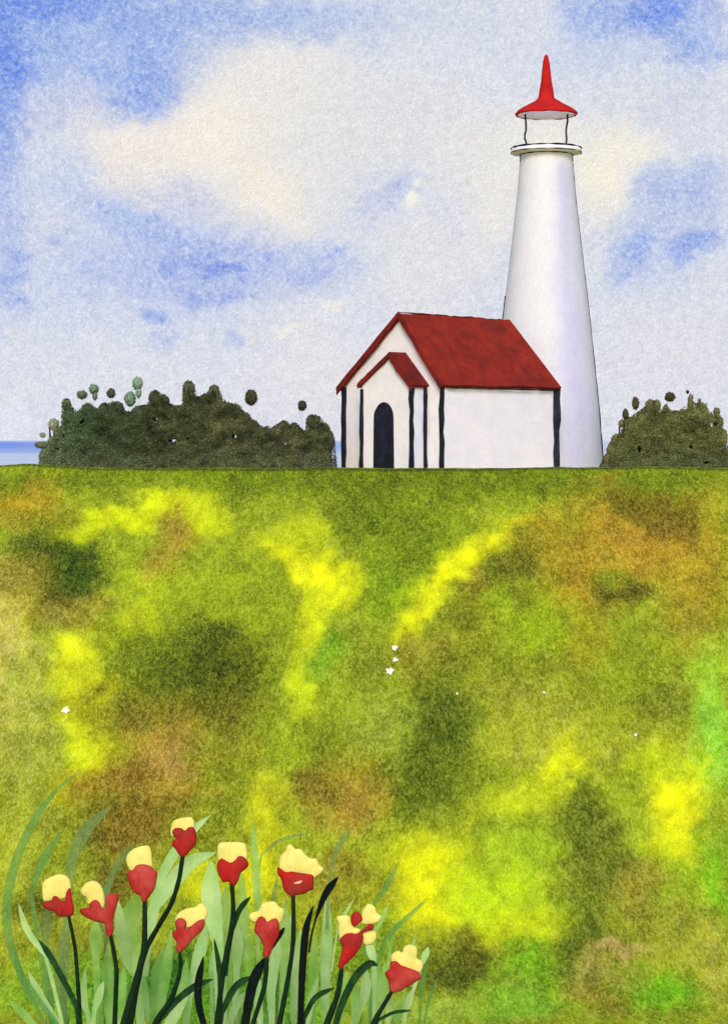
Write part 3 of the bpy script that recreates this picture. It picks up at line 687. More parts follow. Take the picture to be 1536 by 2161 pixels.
def hedge_mass(top, x0, x1, Y, cols, seed):
    """an irregular leafy mass whose knobbed top follows the bush outline"""
    rr = random.Random(seed); tx = [p[0] for p in top]; ty = [p[1] for p in top]; s = Y / F
    ov_ = 14
    xl = x0 - ov_ if x0 > tx[0] + 5 else x0; xr = x1 + ov_ if x1 < tx[-1] - 5 else x1
    TP = lambda x: float(np.interp(x, tx, ty))
    TC = lambda x: max(TP(x + d) for d in (-9, -4.5, 0, 4.5, 9)) + 3
    def edge(x, y):           # 0 at the outline, 1 well inside
        e = min((y - TP(x)), x - xl + (3 if xl == tx[0] else 20), xr - x + (3 if xr == tx[-1] else 20))
        for dx in (6, 12):
            for sg in (-1, 1): e = min(e, (y - TP(x + sg * dx)) + dx)
        return max(0.0, min(1.0, e / 26.0))
    def gap(x, y, k=1.0):
        for gx, gy, ga, gb, an in GAPS:
            c_, s_ = math.cos(R(an)), math.sin(R(an)); u = (x - gx) * c_ + (y - gy) * s_; v = -(x - gx) * s_ + (y - gy) * c_
            if (u / (ga * k)) ** 2 + (v / (gb * k)) ** 2 < 1: return True
        return False
    def colr(x, y):
        n = mnoise.noise(Vector((x / 34, y / 26, seed * .0))) + .5 * mnoise.noise(Vector((x / 11, y / 9, 4)))
        t = max(0, min(1, .5 + n * .9)); hgt = max(0, min(1, (y - 930) / 50))
        c = np.array(cols[0], float) * (1 - t) + np.array(cols[1], float) * t
        c = c * (1 - hgt * .5) + np.array(cols[2], float) * hgt * .5
        rim = max(0, 1 - (y - TP(x)) / 8)
        return c * (.93 - .3 * rim) * np.array([.95, 1.0, .93])
    V = []; Fc = []; C = []
    st = 2.5; nx = int((xr - xl - 4) / st) + 1; ny = 46
    grid = {}
    for sd in (-1, 1):
        for i in range(nx + 1):
            x = xl + 2 + st * i; t0 = TC(x) + 3
            for j in range(ny + 1):
                y = t0 + (1006 - t0) * j / ny; e = edge(x, y); dd = .75 * math.sqrt(1 - (1 - e) ** 2)
                nz = mnoise.noise(Vector((x / 16, y / 16, sd * 3 + 1))) * .11 * e
                xj = x
                if xl != tx[0] and x - xl < 14: xj = x + mnoise.noise(Vector((1, y / 13, seed))) * 13 * (1 - (x - xl) / 14)
                if xr != tx[-1] and xr - x < 14: xj = x + mnoise.noise(Vector((5, y / 13, seed))) * 13 * (1 - (xr - x) / 14)
                p = P(xj, y, Y); grid[(sd, i, j)] = len(V); V.append((p.x, Y + sd * (dd + nz), p.z)); C.append(lin_np(colr(x, y) * .85))
        for i in range(nx):
            for j in range(ny):
                xm = xl + 2 + st * (i + .5); ym = (TC(xm) + 3) + (1006 - TC(xm) - 3) * (j + .5) / ny
                if gap(xm, ym): continue
                q = [grid[(sd, i, j)], grid[(sd, i + 1, j)], grid[(sd, i + 1, j + 1)], grid[(sd, i, j + 1)]]
                Fc.append(tuple(q if sd < 0 else q[::-1]))
    area = (xr - xl) * 110
    for _ in range(int(area * .55)):
        x = rr.uniform(xl, xr); t0 = TP(x); y = rr.uniform(t0 - 1, 1000)
        if gap(x, y, .8): continue
        e = edge(x, y); dd = .75 * math.sqrt(1 - (1 - e) ** 2)
        nz = mnoise.noise(Vector((x / 16, y / 16, -2))) * .11 * e
        sd = -1 if rr.random() < .8 else 1
        p = P(x, y, Y); p.y = Y + sd * (dd + nz) + rr.uniform(-.05, .05)
        add_leaf(V, Fc, C, p, .055 if e > .1 else .04, colr(x, y) * rr.uniform(.72, 1.28), rr)
    return V, Fc, C

def shrub(top, x0, x1, Y, ca, cb, cc, seed, label, group, knobs=(), name='shrub'):
    cx = (x0 + x1) / 2
    b = P(cx, 985, Y); b.z = gz(b.x, Y) - .02
    root = empty(name, b, label, 'bush', group)
    V, Fc, C = hedge_mass(top, x0, x1, Y, (ca, cb, cc), seed)
    if knobs:
        V2, F2, C2 = foliage(knobs, Y - .1, ca, cb, seed, 1.3, .05)
        o_ = len(V); V = V + V2; C = C + C2; Fc = Fc + [tuple(i + o_ for i in f) for f in F2]
    make('foliage', V, Fc, M['bush'], root, False, C)
    tp = P(cx, 900, Y)
    m = MB(); m.tube([b, (b + tp) / 2 + Vector((.05, 0, 0)), tp], [.08, .05, .02], 6); m.build('trunk', M['trunk'], root)
G1 = 'dark bushes in a row left of the house'; G2 = 'olive bushes right of the lighthouse'
OLV, DRK, GRN, BRN, LOW = (104, 104, 72), (60, 62, 42), (100, 118, 88), (118, 110, 80), (124, 122, 96)
shrub(TOPL, 82, 128, 65.02, GRN, (96, 100, 76), (136, 136, 112), 1, 'small grey-green bush at the far left end of the row', G1, [(90,939,17,8),(110,932,9,12),(122,914,10,11),(97,965,15,22)])
shrub(TOPL, 128, 212, 65.06, (94, 110, 82), (70, 78, 56), LOW, 2, 'greenish bush with two knobs, second from the left end of the row', G1, [(141,853,11,12),(145,872,12,20),(150,892,16,20),(186,864,14,14),(172,880,14,16),(203,872,12,12),(186,884,22,20)])
shrub(TOPL, 212, 300, 64.98, (86, 96, 68), DRK, LOW, 3, 'broad low-topped dark bush beneath the pale green saplings', G1, [(222,863,14,13),(247,862,17,15),(235,880,24,18),(270,882,20,15),(290,872,14,14)])
shrub(TOPL, 300, 368, 65.05, OLV, (46, 48, 32), LOW, 4, 'dark bush with a flat double knob, between the pale saplings and the tallest bush', G1, [(327,838,13,15),(345,847,14,14),(332,860,20,20),(306,866,13,12),(358,864,12,13)])
shrub(TOPL, 368, 430, 64.97, OLV, DRK, LOW, 5, 'tallest dark bush of the row with a column-like top', G1, [(399,820,14,17),(399,840,14,20),(400,862,18,20),(421,850,13,13),(379,868,14,13)])
shrub(TOPL, 430, 510, 65.04, BRN, DRK, LOW, 6, 'brownish bush with one round knob, just right of the tallest bush', G1, [(453,827,12,16),(454,848,17,22),(436,846,13,15),(478,864,16,17),(496,866,16,15)])
shrub(TOPL, 510, 585, 64.98, BRN, DRK, LOW, 7, 'brown sloping bush beneath the largest dark oval sapling', G1, [(516,884,15,15),(534,902,16,16),(556,914,15,13),(575,918,13,14)])
shrub(TOPL, 585, 645, 65.05, BRN, (70, 68, 46), LOW, 8, 'low brown bush with two small bumps, second from the house', G1, [(600,902,12,14),(620,906,13,14),(608,918,20,16),(638,923,12,13)])
shrub(TOPL, 645, 711, 64.98, OLV, (56, 54, 38), (132, 132, 112), 9, 'dark rounded bush at the right end of the row, nearest the house', G1, [(661,890,16,15),(664,912,16,22),(684,908,14,17),(694,930,13,22)])
RO, RD, RL = (128, 124, 78), (88, 84, 52), (104, 106, 84)
shrub(TOPR, 1266, 1345, 67.3, RO, RD, RL, 21, 'olive bush directly beside the foot of the lighthouse', G2, [(1310,894,7,8),(1324,888,10,9),(1336,892,13,14),(1302,930,14,16),(1290,950,12,14),(1284,970,14,14)])
shrub(TOPR, 1345, 1412, 67.24, RO, RD, RL, 22, 'tall olive bush with a dark double knob, second from the lighthouse', G2, [(1371,855,11,13),(1385,856,9,13),(1372,872,18,16),(1403,872,8,17),(1352,880,12,13)])
shrub(TOPR, 1412, 1467, 67.31, RO, RD, RL, 23, 'olive bush with a narrow upright shoot, third from the lighthouse', G2, [(1424,878,13,12),(1440,874,12,12),(1455,850,6,16),(1457,870,9,16)])
shrub(TOPR, 1467, 1540, 67.25, RO, RD, RL, 24, 'olive bush farthest right with little finger-like tips', G2, [(1475,858,5,14),(1486,862,5,11),(1511,870,7,10),(1514,890,12,14),(1480,882,12,14),(1496,884,10,10),(1527,925,8,20)])

def sapling(px, py, rx, ry, Y, ca, cb, seed, label, base_py=950, tear=False):
    b = P(px, 985, Y); b.z = gz(b.x, Y) - .02
    root = empty('sapling', b, label, 'sapling', 'small round-topped saplings above the bushes')
    e = [(px, py, rx, ry)]
    if tear: e = [(px, py - ry * .35, rx, ry * .6), (px + 2, py + ry * .35, rx * .55, ry * .6)]
    V, Fc, C = foliage(e, Y, ca, cb, seed, 1.2, .05)
    make('crown', V, Fc, M['bush'], root, True, C)
    top = P(px, py, Y)
    m = MB(); m.tube([b, (b + top) / 2 + Vector((.02, 0, 0)), top], [.012, .008, .005], 5); m.build('trunk', M['twig'], root)
LG1, LG2 = (128, 150, 122), (104, 130, 104)
sapling(174, 833, 12, 10, 66.3, (104,116,94), (88,96,76), 31, 'small round grey-green sapling, leftmost of those standing clear above the bushes')
sapling(199, 828, 11, 19, 66.5, (112,134,104), LG2, 32, 'tapering green sapling right beside the leftmost round one', tear=True)
sapling(235, 830, 10, 11, 66.3, (84,92,76), (60,66,50), 33, 'tiny dark round sapling between two paler green ones')
sapling(275, 842, 13, 17, 66.5, LG1, LG2, 34, 'pale green sapling with an egg-shaped crown, lower of the pale pair')
sapling(291, 818, 12, 25, 66.2, LG1, (140,160,132), 35, 'tallest pale green sapling, tapering downwards', tear=True)
sapling(530, 839, 14, 18, 66.2, (84,80,56), (54,52,36), 36, 'largest dark egg-shaped sapling standing alone above the brown bushes')
sapling(638, 856, 10, 12, 66.3, (72,72,54), (52,52,38), 37, 'small dark round sapling standing alone close to the house')
sapling(114, 896, 12, 14, 66.3, (150,148,126), (130,134,108), 38, 'faded beige-green sapling low at the left end of the bushes')
sapling(91, 918, 7, 6, 66.5, (150,150,136), (130,130,116), 39, 'tiniest faded sapling at the far left beside the sea')
sapling(1340, 851, 8, 15, 67.0, (92,88,54), (66,60,36), 40, 'narrow dark upright sapling above the bush by the lighthouse')
sapling(1319, 874, 7, 12, 67.0, (84,82,52), (66,62,40), 41, 'short dark sapling nearest the lighthouse wall')
sapling(1413, 838, 12, 11, 67.0, (80,74,46), (58,52,32), 42, 'dark fan-shaped sapling at the middle of the right-hand bushes')
sapling(1450, 827, 4, 4, 67.2, (70,66,44), (60,56,36), 43, 'highest and tiniest dark speck of a sapling on the right')

# ------------------------------------------------------------------ tulips
def catmull(pts, n):
    """pts: list of tuples; resample to n+1 points with a Catmull-Rom spline"""
    A = [np.array(p, float) for p in pts]
    if len(A) == 2: return [A[0] + (A[1] - A[0]) * i / n for i in range(n + 1)]
    E = [2 * A[0] - A[1]] + A + [2 * A[-1] - A[-2]]
    out = []; m = len(A) - 1
    for i in range(n + 1):
        s = min(i / n * m, m - 1e-6); k = int(s); t = s - k
        p0, p1, p2, p3 = E[k], E[k + 1], E[k + 2], E[k + 3]
        out.append(.5 * ((2 * p1) + (-p0 + p2) * t + (2 * p0 - 5 * p1 + 4 * p2 - p3) * t * t + (-p0 + 3 * p1 - 3 * p2 + p3) * t ** 3))
    return out
def petal(path, Y, depth=.55, seed=0, name='petal', mat=None, parent=None, lift=0):
    """path: (px,py,half width) from tip to base; a thick cupped petal with rounded ends"""
    pp = catmull(path, 14); s = Y / F
    # rounded ends
    a, b = pp[0], pp[-1]
    d0 = (pp[1] - a)[:2]; d0 = d0 / (np.linalg.norm(d0) + 1e-6); d1 = (b - pp[-2])[:2]; d1 = d1 / (np.linalg.norm(d1) + 1e-6)
    pre = []; post_ = []
    for k in range(6):
        th = math.pi / 2 * (1 - k / 6)
        pre.append(np.array([*(a[:2] - d0 * a[2] * math.sin(th)), max(.15, a[2] * math.cos(th))]))
        post_.append(np.array([*(b[:2] + d1 * b[2] * math.sin(math.pi / 2 * (k + 1) / 6)), max(.15, b[2] * math.cos(math.pi / 2 * (k + 1) / 6))]))
    pp = pre + pp + post_
    V = []; Fc = []; q = 16; n = len(pp)
    for i, p in enumerate(pp):
        t = (pp[min(i + 1, n - 1)] - pp[max(i - 1, 0)])[:2]; t = t / (np.linalg.norm(t) + 1e-6); nn = np.array([-t[1], t[0]])
        for k in range(q):
            th = 2 * math.pi * k / q; r = p[2]
            wv = 1 + .08 * mnoise.noise(Vector((math.cos(th) * 1.3, i * .22, seed * 3.1)))
            c = P(p[0] + nn[0] * math.cos(th) * r * wv, p[1] + nn[1] * math.cos(th) * r * wv, Y)
            dy = math.sin(th) * r * s * depth
            V.append((c.x, c.y + dy + lift * (1 - i / n), c.z))
    for i in range(n - 1):
        for k in range(q):
            Fc.append((i * q + k, i * q + (k + 1) % q, (i + 1) * q + (k + 1) % q, (i + 1) * q + k))
    m = MB(); m.add(V, Fc); return m.build(name, mat, parent, True)
def stem(path, Y, parent, h0, h1):
    pp = catmull(path, 22); s = Y / F; n = len(pp)
    rr = random.Random(int(path[0][0])); 
    pts = [P(p[0], p[1], Y + .03 * i / n) for i, p in enumerate(pp)]
    rads = [(h0 + (h1 - h0) * i / n) * s * rr.uniform(.92, 1.1) for i in range(n)]
    m = MB(); m.tube(pts, rads, 10); return m.build('stem', M['stem'], parent, True)
def leaf(path, hw, Y, mat, parent, root=None, name='leaf', dy=.0, fold=.25, tipr=.0, wroot=.5, peak=.45):
    """flat blade with a soft centre fold; path tip -> base in picture columns/rows"""
    vis = catmull(path, 20); s = Y / F
    pts = [(p[0], p[1]) for p in vis]
    L = []
    for i in range(len(pts)):
        t = i / (len(pts) - 1)
        wv = (math.sin(math.pi * min(1, t / peak) / 2) ** .8 if t < peak else 1 - (1 - wroot) * ((t - peak) / (1 - peak)) ** 1.5)
        L.append(max(.04, tipr + (1 - tipr) * wv) * hw)
    if root:
        x0, y0 = pts[-1]
        tx, ty = pts[-1][0] - pts[-3][0], pts[-1][1] - pts[-3][1]
        ext = catmull([pts[-2], pts[-1], ((x0 + root[0]) / 2 + tx * .5, (y0 + root[1]) / 2), root], 12)
        k = 12 // 3
        for e in ext[k + 1:]:
            pts.append((e[0], e[1])); L.append(hw * wroot)
    n = len(pts); V = []; Fc = []; q = 5
    rr = random.Random(int(path[0][0] * 7 + path[0][1])); 
    for i in range(n):
        a = pts[max(i - 1, 0)]; b = pts[min(i + 1, n - 1)]
        t = np.array([b[0] - a[0], b[1] - a[1]], float); t /= (np.linalg.norm(t) + 1e-6); nn = np.array([-t[1], t[0]])
        w_ = L[i] * rr.uniform(.95, 1.05)
        bend = dy * (1 - i / (n - 1)) ** 2
        for k in range(q):
            f = (k - 2) / 2
            c = P(pts[i][0] + nn[0] * f * w_, pts[i][1] + nn[1] * f * w_, Y + bend)
            V.append((c.x, c.y + fold * (1 - abs(f)) * w_ * s, c.z))
    for i in range(n - 1):
        for k in range(q - 1): Fc.append((i * q + k, i * q + k + 1, (i + 1) * q + k + 1, (i + 1) * q + k))
    o = make(name, V, Fc, mat, parent, True)
    return o

from mathutils.geometry import delaunay_2d_cdt
def closed_catmull(pts, per=5):
    n = len(pts); out = []
    for i in range(n):
        p0, p1, p2, p3 = (np.array(pts[(i + k) % n], float) for k in (-1, 0, 1, 2))
        for j in range(per):
            t = j / per
            out.append(.5 * ((2 * p1) + (-p0 + p2) * t + (2 * p0 - 5 * p1 + 4 * p2 - p3) * t * t + (-p0 + 3 * p1 - 3 * p2 + p3) * t ** 3))
    return out
def bloom(poly, Y, depth, name, mat, parent, seed):
    """petals grown together: rounded body bulging to front and back inside the outline poly (columns, rows)"""
    out = closed_catmull(poly, 4); s = Y / F
    A = np.array(out); B = np.roll(A, -1, 0); AB = B - A
    def dist(p):
        t = np.clip(((p - A) * AB).sum(1) / (AB * AB).sum(1).clip(1e-9), 0, 1)
        return np.sqrt((((A + AB * t[:, None]) - p) ** 2).sum(1).min())
    def inside(p):
        x, y = p; c = (A[:, 1] > y) != (B[:, 1] > y)
        xi = (B[:, 0] - A[:, 0]) * (y - A[:, 1]) / np.where(B[:, 1] == A[:, 1], 1e-9, B[:, 1] - A[:, 1]) + A[:, 0]
        return (np.count_nonzero(c & (x < xi)) & 1) == 1
    pts = [tuple(p) for p in out]; D = [0.0] * len(pts)
    lo, hi = A.min(0), A.max(0); st = 2.2
    y = lo[1]; row = 0
    while y < hi[1]:
        x = lo[0] + (row & 1) * st / 2
        while x < hi[0]:
            p = np.array((x, y))
            if inside(p):
                d = dist(p)
                if d > st * .55: pts.append((x, y)); D.append(d)
            x += st
        y += st * .87; row += 1
    n = len(out)
    res = delaunay_2d_cdt([Vector(p) for p in pts], [], [tuple(range(n))], 1, 1e-4)
    vs, fs, orig = res[0], res[2], res[3]
    dm = max(D); V = []; nb = len(vs)
    hgt = []
    for k, v in enumerate(vs):
        d = max([D[o] for o in orig[k]] or [0.0])
        e = math.sqrt(max(0, 1 - (1 - min(1, d / dm)) ** 2))
        ridge = .10 * mnoise.noise(Vector((v.x / 5.5, v.y / 30, seed)))
        hgt.append(dm * s * depth * 1.5 * e * (1 + ridge * 1.6))
    for sg in (-1, 1):
        for k, v in enumerate(vs):
            p = P(v.x, v.y, Y); V.append((p.x, p.y + sg * hgt[k], p.z))
    Fc = [tuple(f) for f in fs] + [tuple(nb + i for i in f[::-1]) for f in fs]
    bm = bmesh.new()
    m = MB(); m.add(V, Fc); o = m.build(name, mat, parent, True); bm.free()
    bm = bmesh.new(); bm.from_mesh(o.data); bmesh.ops.remove_doubles(bm, verts=bm.verts, dist=2e-5); bmesh.ops.recalc_face_normals(bm, faces=bm.faces); bm.to_mesh(o.data); bm.free()
    for p in o.data.polygons: p.use_smooth = True
    return o
Z1 = lambda *p: [(x * .3125, 1620 + y * .3125) for x, y in p]
Z2 = lambda *p: [(440 + x * .3125, 1700 + y * .3125) for x, y in p]
FL = {
 'A': ([Z1((285,800),(300,765),(350,735),(400,720),(450,730),(475,760),(483,800),(480,830),(455,860),(440,885),(400,890),(370,890),(345,900),(305,905),(290,880))],
       [Z1((288,925),(320,902),(350,902),(358,872),(385,868),(405,890),(430,900),(445,885),(450,840),(475,812),(485,850),(490,900),(503,940),(500,985),(475,1005),(440,1008),(390,1003),(368,972),(320,960))]),
 'B': ([Z1((545,830),(575,785),(620,763),(665,775),(695,820),(708,870),(710,920),(695,955),(670,930),(640,930),(605,925),(590,915),(585,880),(555,860))],
       [Z1((538,960),(570,948),(600,945),(610,915),(640,893),(670,905),(690,945),(712,950),(718,870),(745,850),(795,855),(803,890),(790,930),(778,970),(765,1050),(768,1100),(755,1138),(725,1135),(712,1090),(708,1055),(650,1040),(590,1015),(555,990))]),
 'C': ([Z1((853,620),(870,575),(920,540),(985,525),(1015,540),(1028,600),(1025,690),(960,690),(900,700),(870,685))],
       [Z1((858,670),(865,695),(900,690),(925,658),(975,652),(1020,665),(1035,685),(1063,705),(1060,750),(1045,820),(1010,870),(990,905),(960,908),(950,870),(910,845),(880,800),(860,730))]),
 'D': ([Z1((1152,420),(1165,370),(1200,345),(1280,333),(1308,350),(1316,400),(1300,430),(1245,440),(1200,435),(1180,440),(1182,465),(1165,470),(1152,450))],
       [Z1((1165,430),(1185,408),(1225,408),(1250,425),(1275,403),(1310,405),(1328,450),(1325,510),(1295,550),(1260,590),(1235,603),(1210,590),(1185,550),(1163,525),(1165,495),(1190,478),(1172,460))]),
 'E': ([Z1((1183,1035),(1195,995),(1230,965),(1280,945),(1320,940),(1350,915),(1385,930),(1405,975),(1390,1020),(1360,1045),(1300,1075),(1255,1080),(1235,1050),(1210,1040))],
       [Z1((1165,1110),(1190,1095),(1185,1045),(1205,1018),(1240,1020),(1262,1050),(1255,1088),(1290,1070),(1345,1030),(1385,1030),(1365,1100),(1310,1150),(1280,1190),(1225,1245),(1205,1250),(1190,1220),(1195,1185),(1170,1140))]),
 'G': ([Z2((60,290),(75,252),(130,246),(210,246),(250,258),(262,300),(260,365),(215,380),(150,400),(100,385),(64,372))],
       [Z2((58,395),(85,358),(125,375),(150,385),(180,370),(205,342),(240,348),(270,385),(265,415),(220,455),(205,500),(180,540),(150,535),(135,515),(100,515),(75,480),(60,440))]),
 'H': ([Z2((272,745),(300,720),(335,710),(360,665),(400,648),(450,650),(480,685),(512,700),(508,750),(485,795),(450,800),(410,805),(360,790),(320,792),(285,780))],
       [Z2((325,775),(350,748),(380,758),(398,785),(430,765),(465,768),(480,830),(475,880),(440,950),(420,1000),(395,1032),(370,1010),(370,950),(350,900),(310,850),(312,825))]),
 'I': ([Z2((475,400),(485,340),(520,305),(530,270),(560,262),(585,290),(625,295),(655,330),(690,355),(730,360),(750,400),(778,425),(760,460),(735,475),(712,492),(680,480),(620,470),(560,465),(510,455),(480,430))],
       [Z2((463,425),(475,418),(500,435),(525,450),(560,445),(620,455),(700,468),(710,500),(705,565),(680,575),(640,598),(590,605),(565,622),(545,605),(515,580),(500,540),(492,500),(470,465))]),
 'L': ([Z2((862,760),(880,745),(930,740),(960,755),(968,800),(1000,825),(1030,840),(1010,870),(960,880),(910,900),(885,900),(876,850),(878,800)),
        Z2((1028,750),(1050,690),(1080,662),(1120,680),(1140,725),(1168,750),(1150,785),(1110,800),(1080,802),(1050,805),(1030,790)),
        Z2((1040,860),(1090,835),(1125,850),(1135,890),(1115,930),(1070,945),(1042,930),(1036,890))],
       [Z2((890,900),(920,870),(960,860),(1000,865),(1040,838),(1085,800),(1115,810),(1110,838),(1080,845),(1042,860),(1045,900),(1030,950),(990,1010),(950,1050),(915,1080),(905,1110),(880,1095),(878,1060),(895,1000),(902,950),(890,930)),
        Z2((965,740),(995,712),(1025,730),(1038,770),(1010,800),(985,818),(965,795))]),
 'M': ([Z2((1230,1045),(1235,1005),(1280,980),(1308,992),(1318,955),(1360,938),(1405,955),(1410,1000),(1405,1030),(1440,1050),(1450,1080),(1430,1125),(1390,1125),(1340,1110),(1290,1095),(1250,1080))],
       [Z2((1192,1125),(1220,1100),(1228,1060),(1265,1050),(1300,1078),(1340,1092),(1400,1115),(1430,1140),(1437,1165),(1400,1190),(1350,1220),(1290,1255),(1240,1265),(1220,1240),(1215,1190),(1195,1150))]),
}
GB = 2262       # the row at which the bank meets the stems, just under the picture
TUL = [
 dict(n='A', Y=4.66, label='leftmost tulip, pale yellow top with a ragged red cup leaning left',
  y=[[(112,1868,20),(118,1880,24)],[(136,1864,16),(132,1880,16)]],
  r=[[(97,1911,6),(118,1911,13),(144,1920,13)],[(146,1880,7),(149,1904,10),(150,1926,9)],[(118,1898,8),(126,1914,14)]],
  s=[(146,1934),(158,1995),(163,2045),(170,2161),(170,GB)], w=(3.5,5),
  d=[([(83,1984),(106,2017),(137,2073),(163,2125)],8,'darkleaf',(168,GB))]),
 dict(n='B', Y=4.74, label='tulip with red petals spread wide like arms, second from the left',
  y=[[(186,1876,14),(196,1884,20),(200,1896,14)],[(206,1876,14),(211,1896,9),(215,1912,4)]],
  r=[[(173,1922,5),(196,1920,12),(218,1930,13)],[(202,1904,9),(208,1922,13)],[(240,1890,9),(238,1910,11),(230,1935,12),(232,1970,7)]],
  s=[(234,1974),(246,2042),(245,2100),(243,2161),(242,GB)], w=(4,6), d=[]),
 dict(n='C', Y=4.64, label='tulip with a tall smooth red cup below a square yellow top, third from the left',
  y=[[(286,1806,17),(290,1830,18)],[(304,1802,17),(304,1828,18)]],
  r=[[(288,1846,19),(292,1864,19),(304,1890,10)],[(312,1842,19),(311,1864,18),(305,1896,7)],[(300,1840,15),(302,1866,20),(305,1898,8)]],
  s=[(306,1900),(306,1964),(303,2010),(282,2089),(262,2161),(244,GB)], w=(5,8), d=[]),
 dict(n='D', Y=4.84, label='highest tulip of the clump with a compact heart-shaped red cup',
  y=[[(371,1752,11),(376,1748,13)],[(384,1738,14),(398,1737,13)],[(366,1760,6),(368,1764,5)]],
  r=[[(377,1761,12),(379,1778,15),(385,1795,9),(387,1805,5)],[(400,1760,13),(400,1778,14),(390,1798,7)],[(372,1784,7),(378,1790,8)]],
  s=[(386,1806),(378,1857),(362,1907),(337,1951),(306,2010),(290,2080),(276,2161),(262,GB)], w=(4.5,6.5), d=[]),
 dict(n='E', Y=4.58, label='low tulip with a V-shaped red cup between the two tall left ones',
  y=[[(380,1943,9),(394,1928,12),(402,1940,10)],[(412,1916,11),(426,1924,13),(430,1936,9)],[(398,1926,12),(420,1936,11)]],
  r=[[(384,1949,12),(378,1970,13),(378,1990,11),(379,2006,5)],[(429,1948,6),(412,1960,11),(396,1976,13),(383,1996,9)]],
  s=[(380,2008),(380,2051),(362,2107),(328,2161),(290,GB)], w=(3.5,7),
  d=[([(450,2066),(412,2082),(375,2110),(338,2151)],9,'darkleaf',(300,GB)),([(430,2018),(419,2073),(420,2120),(430,2161)],8,'blackleaf',(436,GB))]),
 dict(n='G', Y=4.72, label='tulip with a boxy yellow top over a pointed red cup, amid the clump',
  y=[[(470,1788,11),(474,1804,15)],[(492,1790,13),(490,1804,17)],[(510,1788,11),(508,1802,13)]],
  r=[[(469,1822,9),(476,1838,14),(488,1860,8)],[(511,1817,10),(507,1832,12),(494,1856,9)],[(488,1830,14),(488,1846,17),(490,1864,7)]],
  s=[(490,1866),(492,1934),(481,1997),(470,2059),(459,2161),(452,GB)], w=(4.5,7),
  d=[([(529,1892),(506,1920),(490,1962)],7,'darkleaf',(476,2060)),([(531,2060),(496,2084),(468,2137)],9,'darkleaf',(455,GB)),([(452,1980),(463,2044),(465,2106),(457,2161)],7,'darkleaf',(452,GB))]),
 dict(n='H', Y=4.6, label='tulip with slender faded red cup, crossed by a black leaf, left of the largest flower',
  y=[[(538,1936,10),(548,1930,12)],[(562,1916,13),(566,1928,15)],[(584,1920,12),(586,1934,12)],[(552,1930,12),(582,1934,10)]],
  r=[[(549,1945,11),(552,1965,13),(560,1990,11),(563,2016,5)],[(579,1948,9),(576,1966,12),(567,1990,9)],[(562,1962,14),(563,1990,10)]],
  s=[(563,2020),(562,2050),(556,2090),(534,2161),(505,GB)], w=(4.5,5.5),
  d=[([(601,1957),(584,1982),(568,2010)],6,'blackleaf',(552,2040)),([(558,2022),(534,2075),(519,2150)],11,'blackleaf',(512,GB))]),
 dict(n='I', Y=4.68, label='largest tulip with a wide ragged yellow crown over a bowl-shaped red cup',
  y=[[(604,1808,15),(606,1826,17)],[(614,1790,6),(620,1812,20)],[(644,1806,17),(648,1826,17)],[(664,1828,16),(670,1840,10)]],
  r=[[(590,1838,6),(600,1858,13),(614,1878,12),(619,1890,5)],[(654,1852,9),(648,1864,14),(628,1876,14)],[(610,1856,13),(634,1862,17),(640,1866,16)]],
  s=[(619,1892),(619,1981),(609,2059),(590,2161),(574,GB)], w=(4.5,6), d=[], mark=True),
 dict(n='J', Y=4.7, label='flowerless shoot of tall black leaves standing right of the largest tulip',
  y=[], r=[], s=None, w=None,
  d=[([(661,1912),(646,1960),(640,2020),(637,2075),(634,2161)],8,'blackleaf',(632,GB)),([(713,1851),(687,1887),(667,1937)],8,'blackleaf',(652,2010)),([(706,2084),(665,2106),(641,2150)],7,'darkleaf',(634,GB))]),
 dict(n='L', Y=4.62, label='open tulip with scattered yellow petals and a loose red petal, second from the right',
  y=[[(720,1940,8),(730,1948,14)],[(744,1946,14),(728,1962,12)],[(779,1924,14),(782,1936,18)],[(786,1972,12),(776,1982,11)],[(722,1962,9),(735,1966,12)]],
  r=[[(750,1934,8),(753,1944,11)],[(788,1956,6),(765,1963,4),(752,1976,6)],[(728,1988,10),(738,1990,16),(726,2026,9),(718,2041,4)],[(758,1980,9),(752,1996,15),(734,2018,12)]],
  s=[(721,2044),(712,2100),(690,2161),(660,GB)], w=(5,8),
  d=[([(797,2038),(780,2034),(752,2059),(731,2097),(715,2137)],10,'darkleaf',(690,GB))]),
 dict(n='M', Y=4.7, label='rightmost tulip with a broad red cup leaning right under three yellow lobes',
  y=[[(836,2018,12),(838,2032,13)],[(866,2006,13),(860,2026,14)],[(880,2032,13),(866,2040,13)],[(850,2026,12),(864,2036,14)]],
  r=[[(836,2040,11),(833,2060,18),(842,2078,13)],[(882,2063,6),(866,2064,16),(850,2076,14)],[(850,2056,14),(850,2072,17)]],
  s=[(828,2090),(809,2122),(787,2161),(740,GB)], w=(4,6.5),
  d=[([(868,2132),(831,2137),(799,2152)],4.5,'darkleaf',(748,GB))]),
]
troot = {}
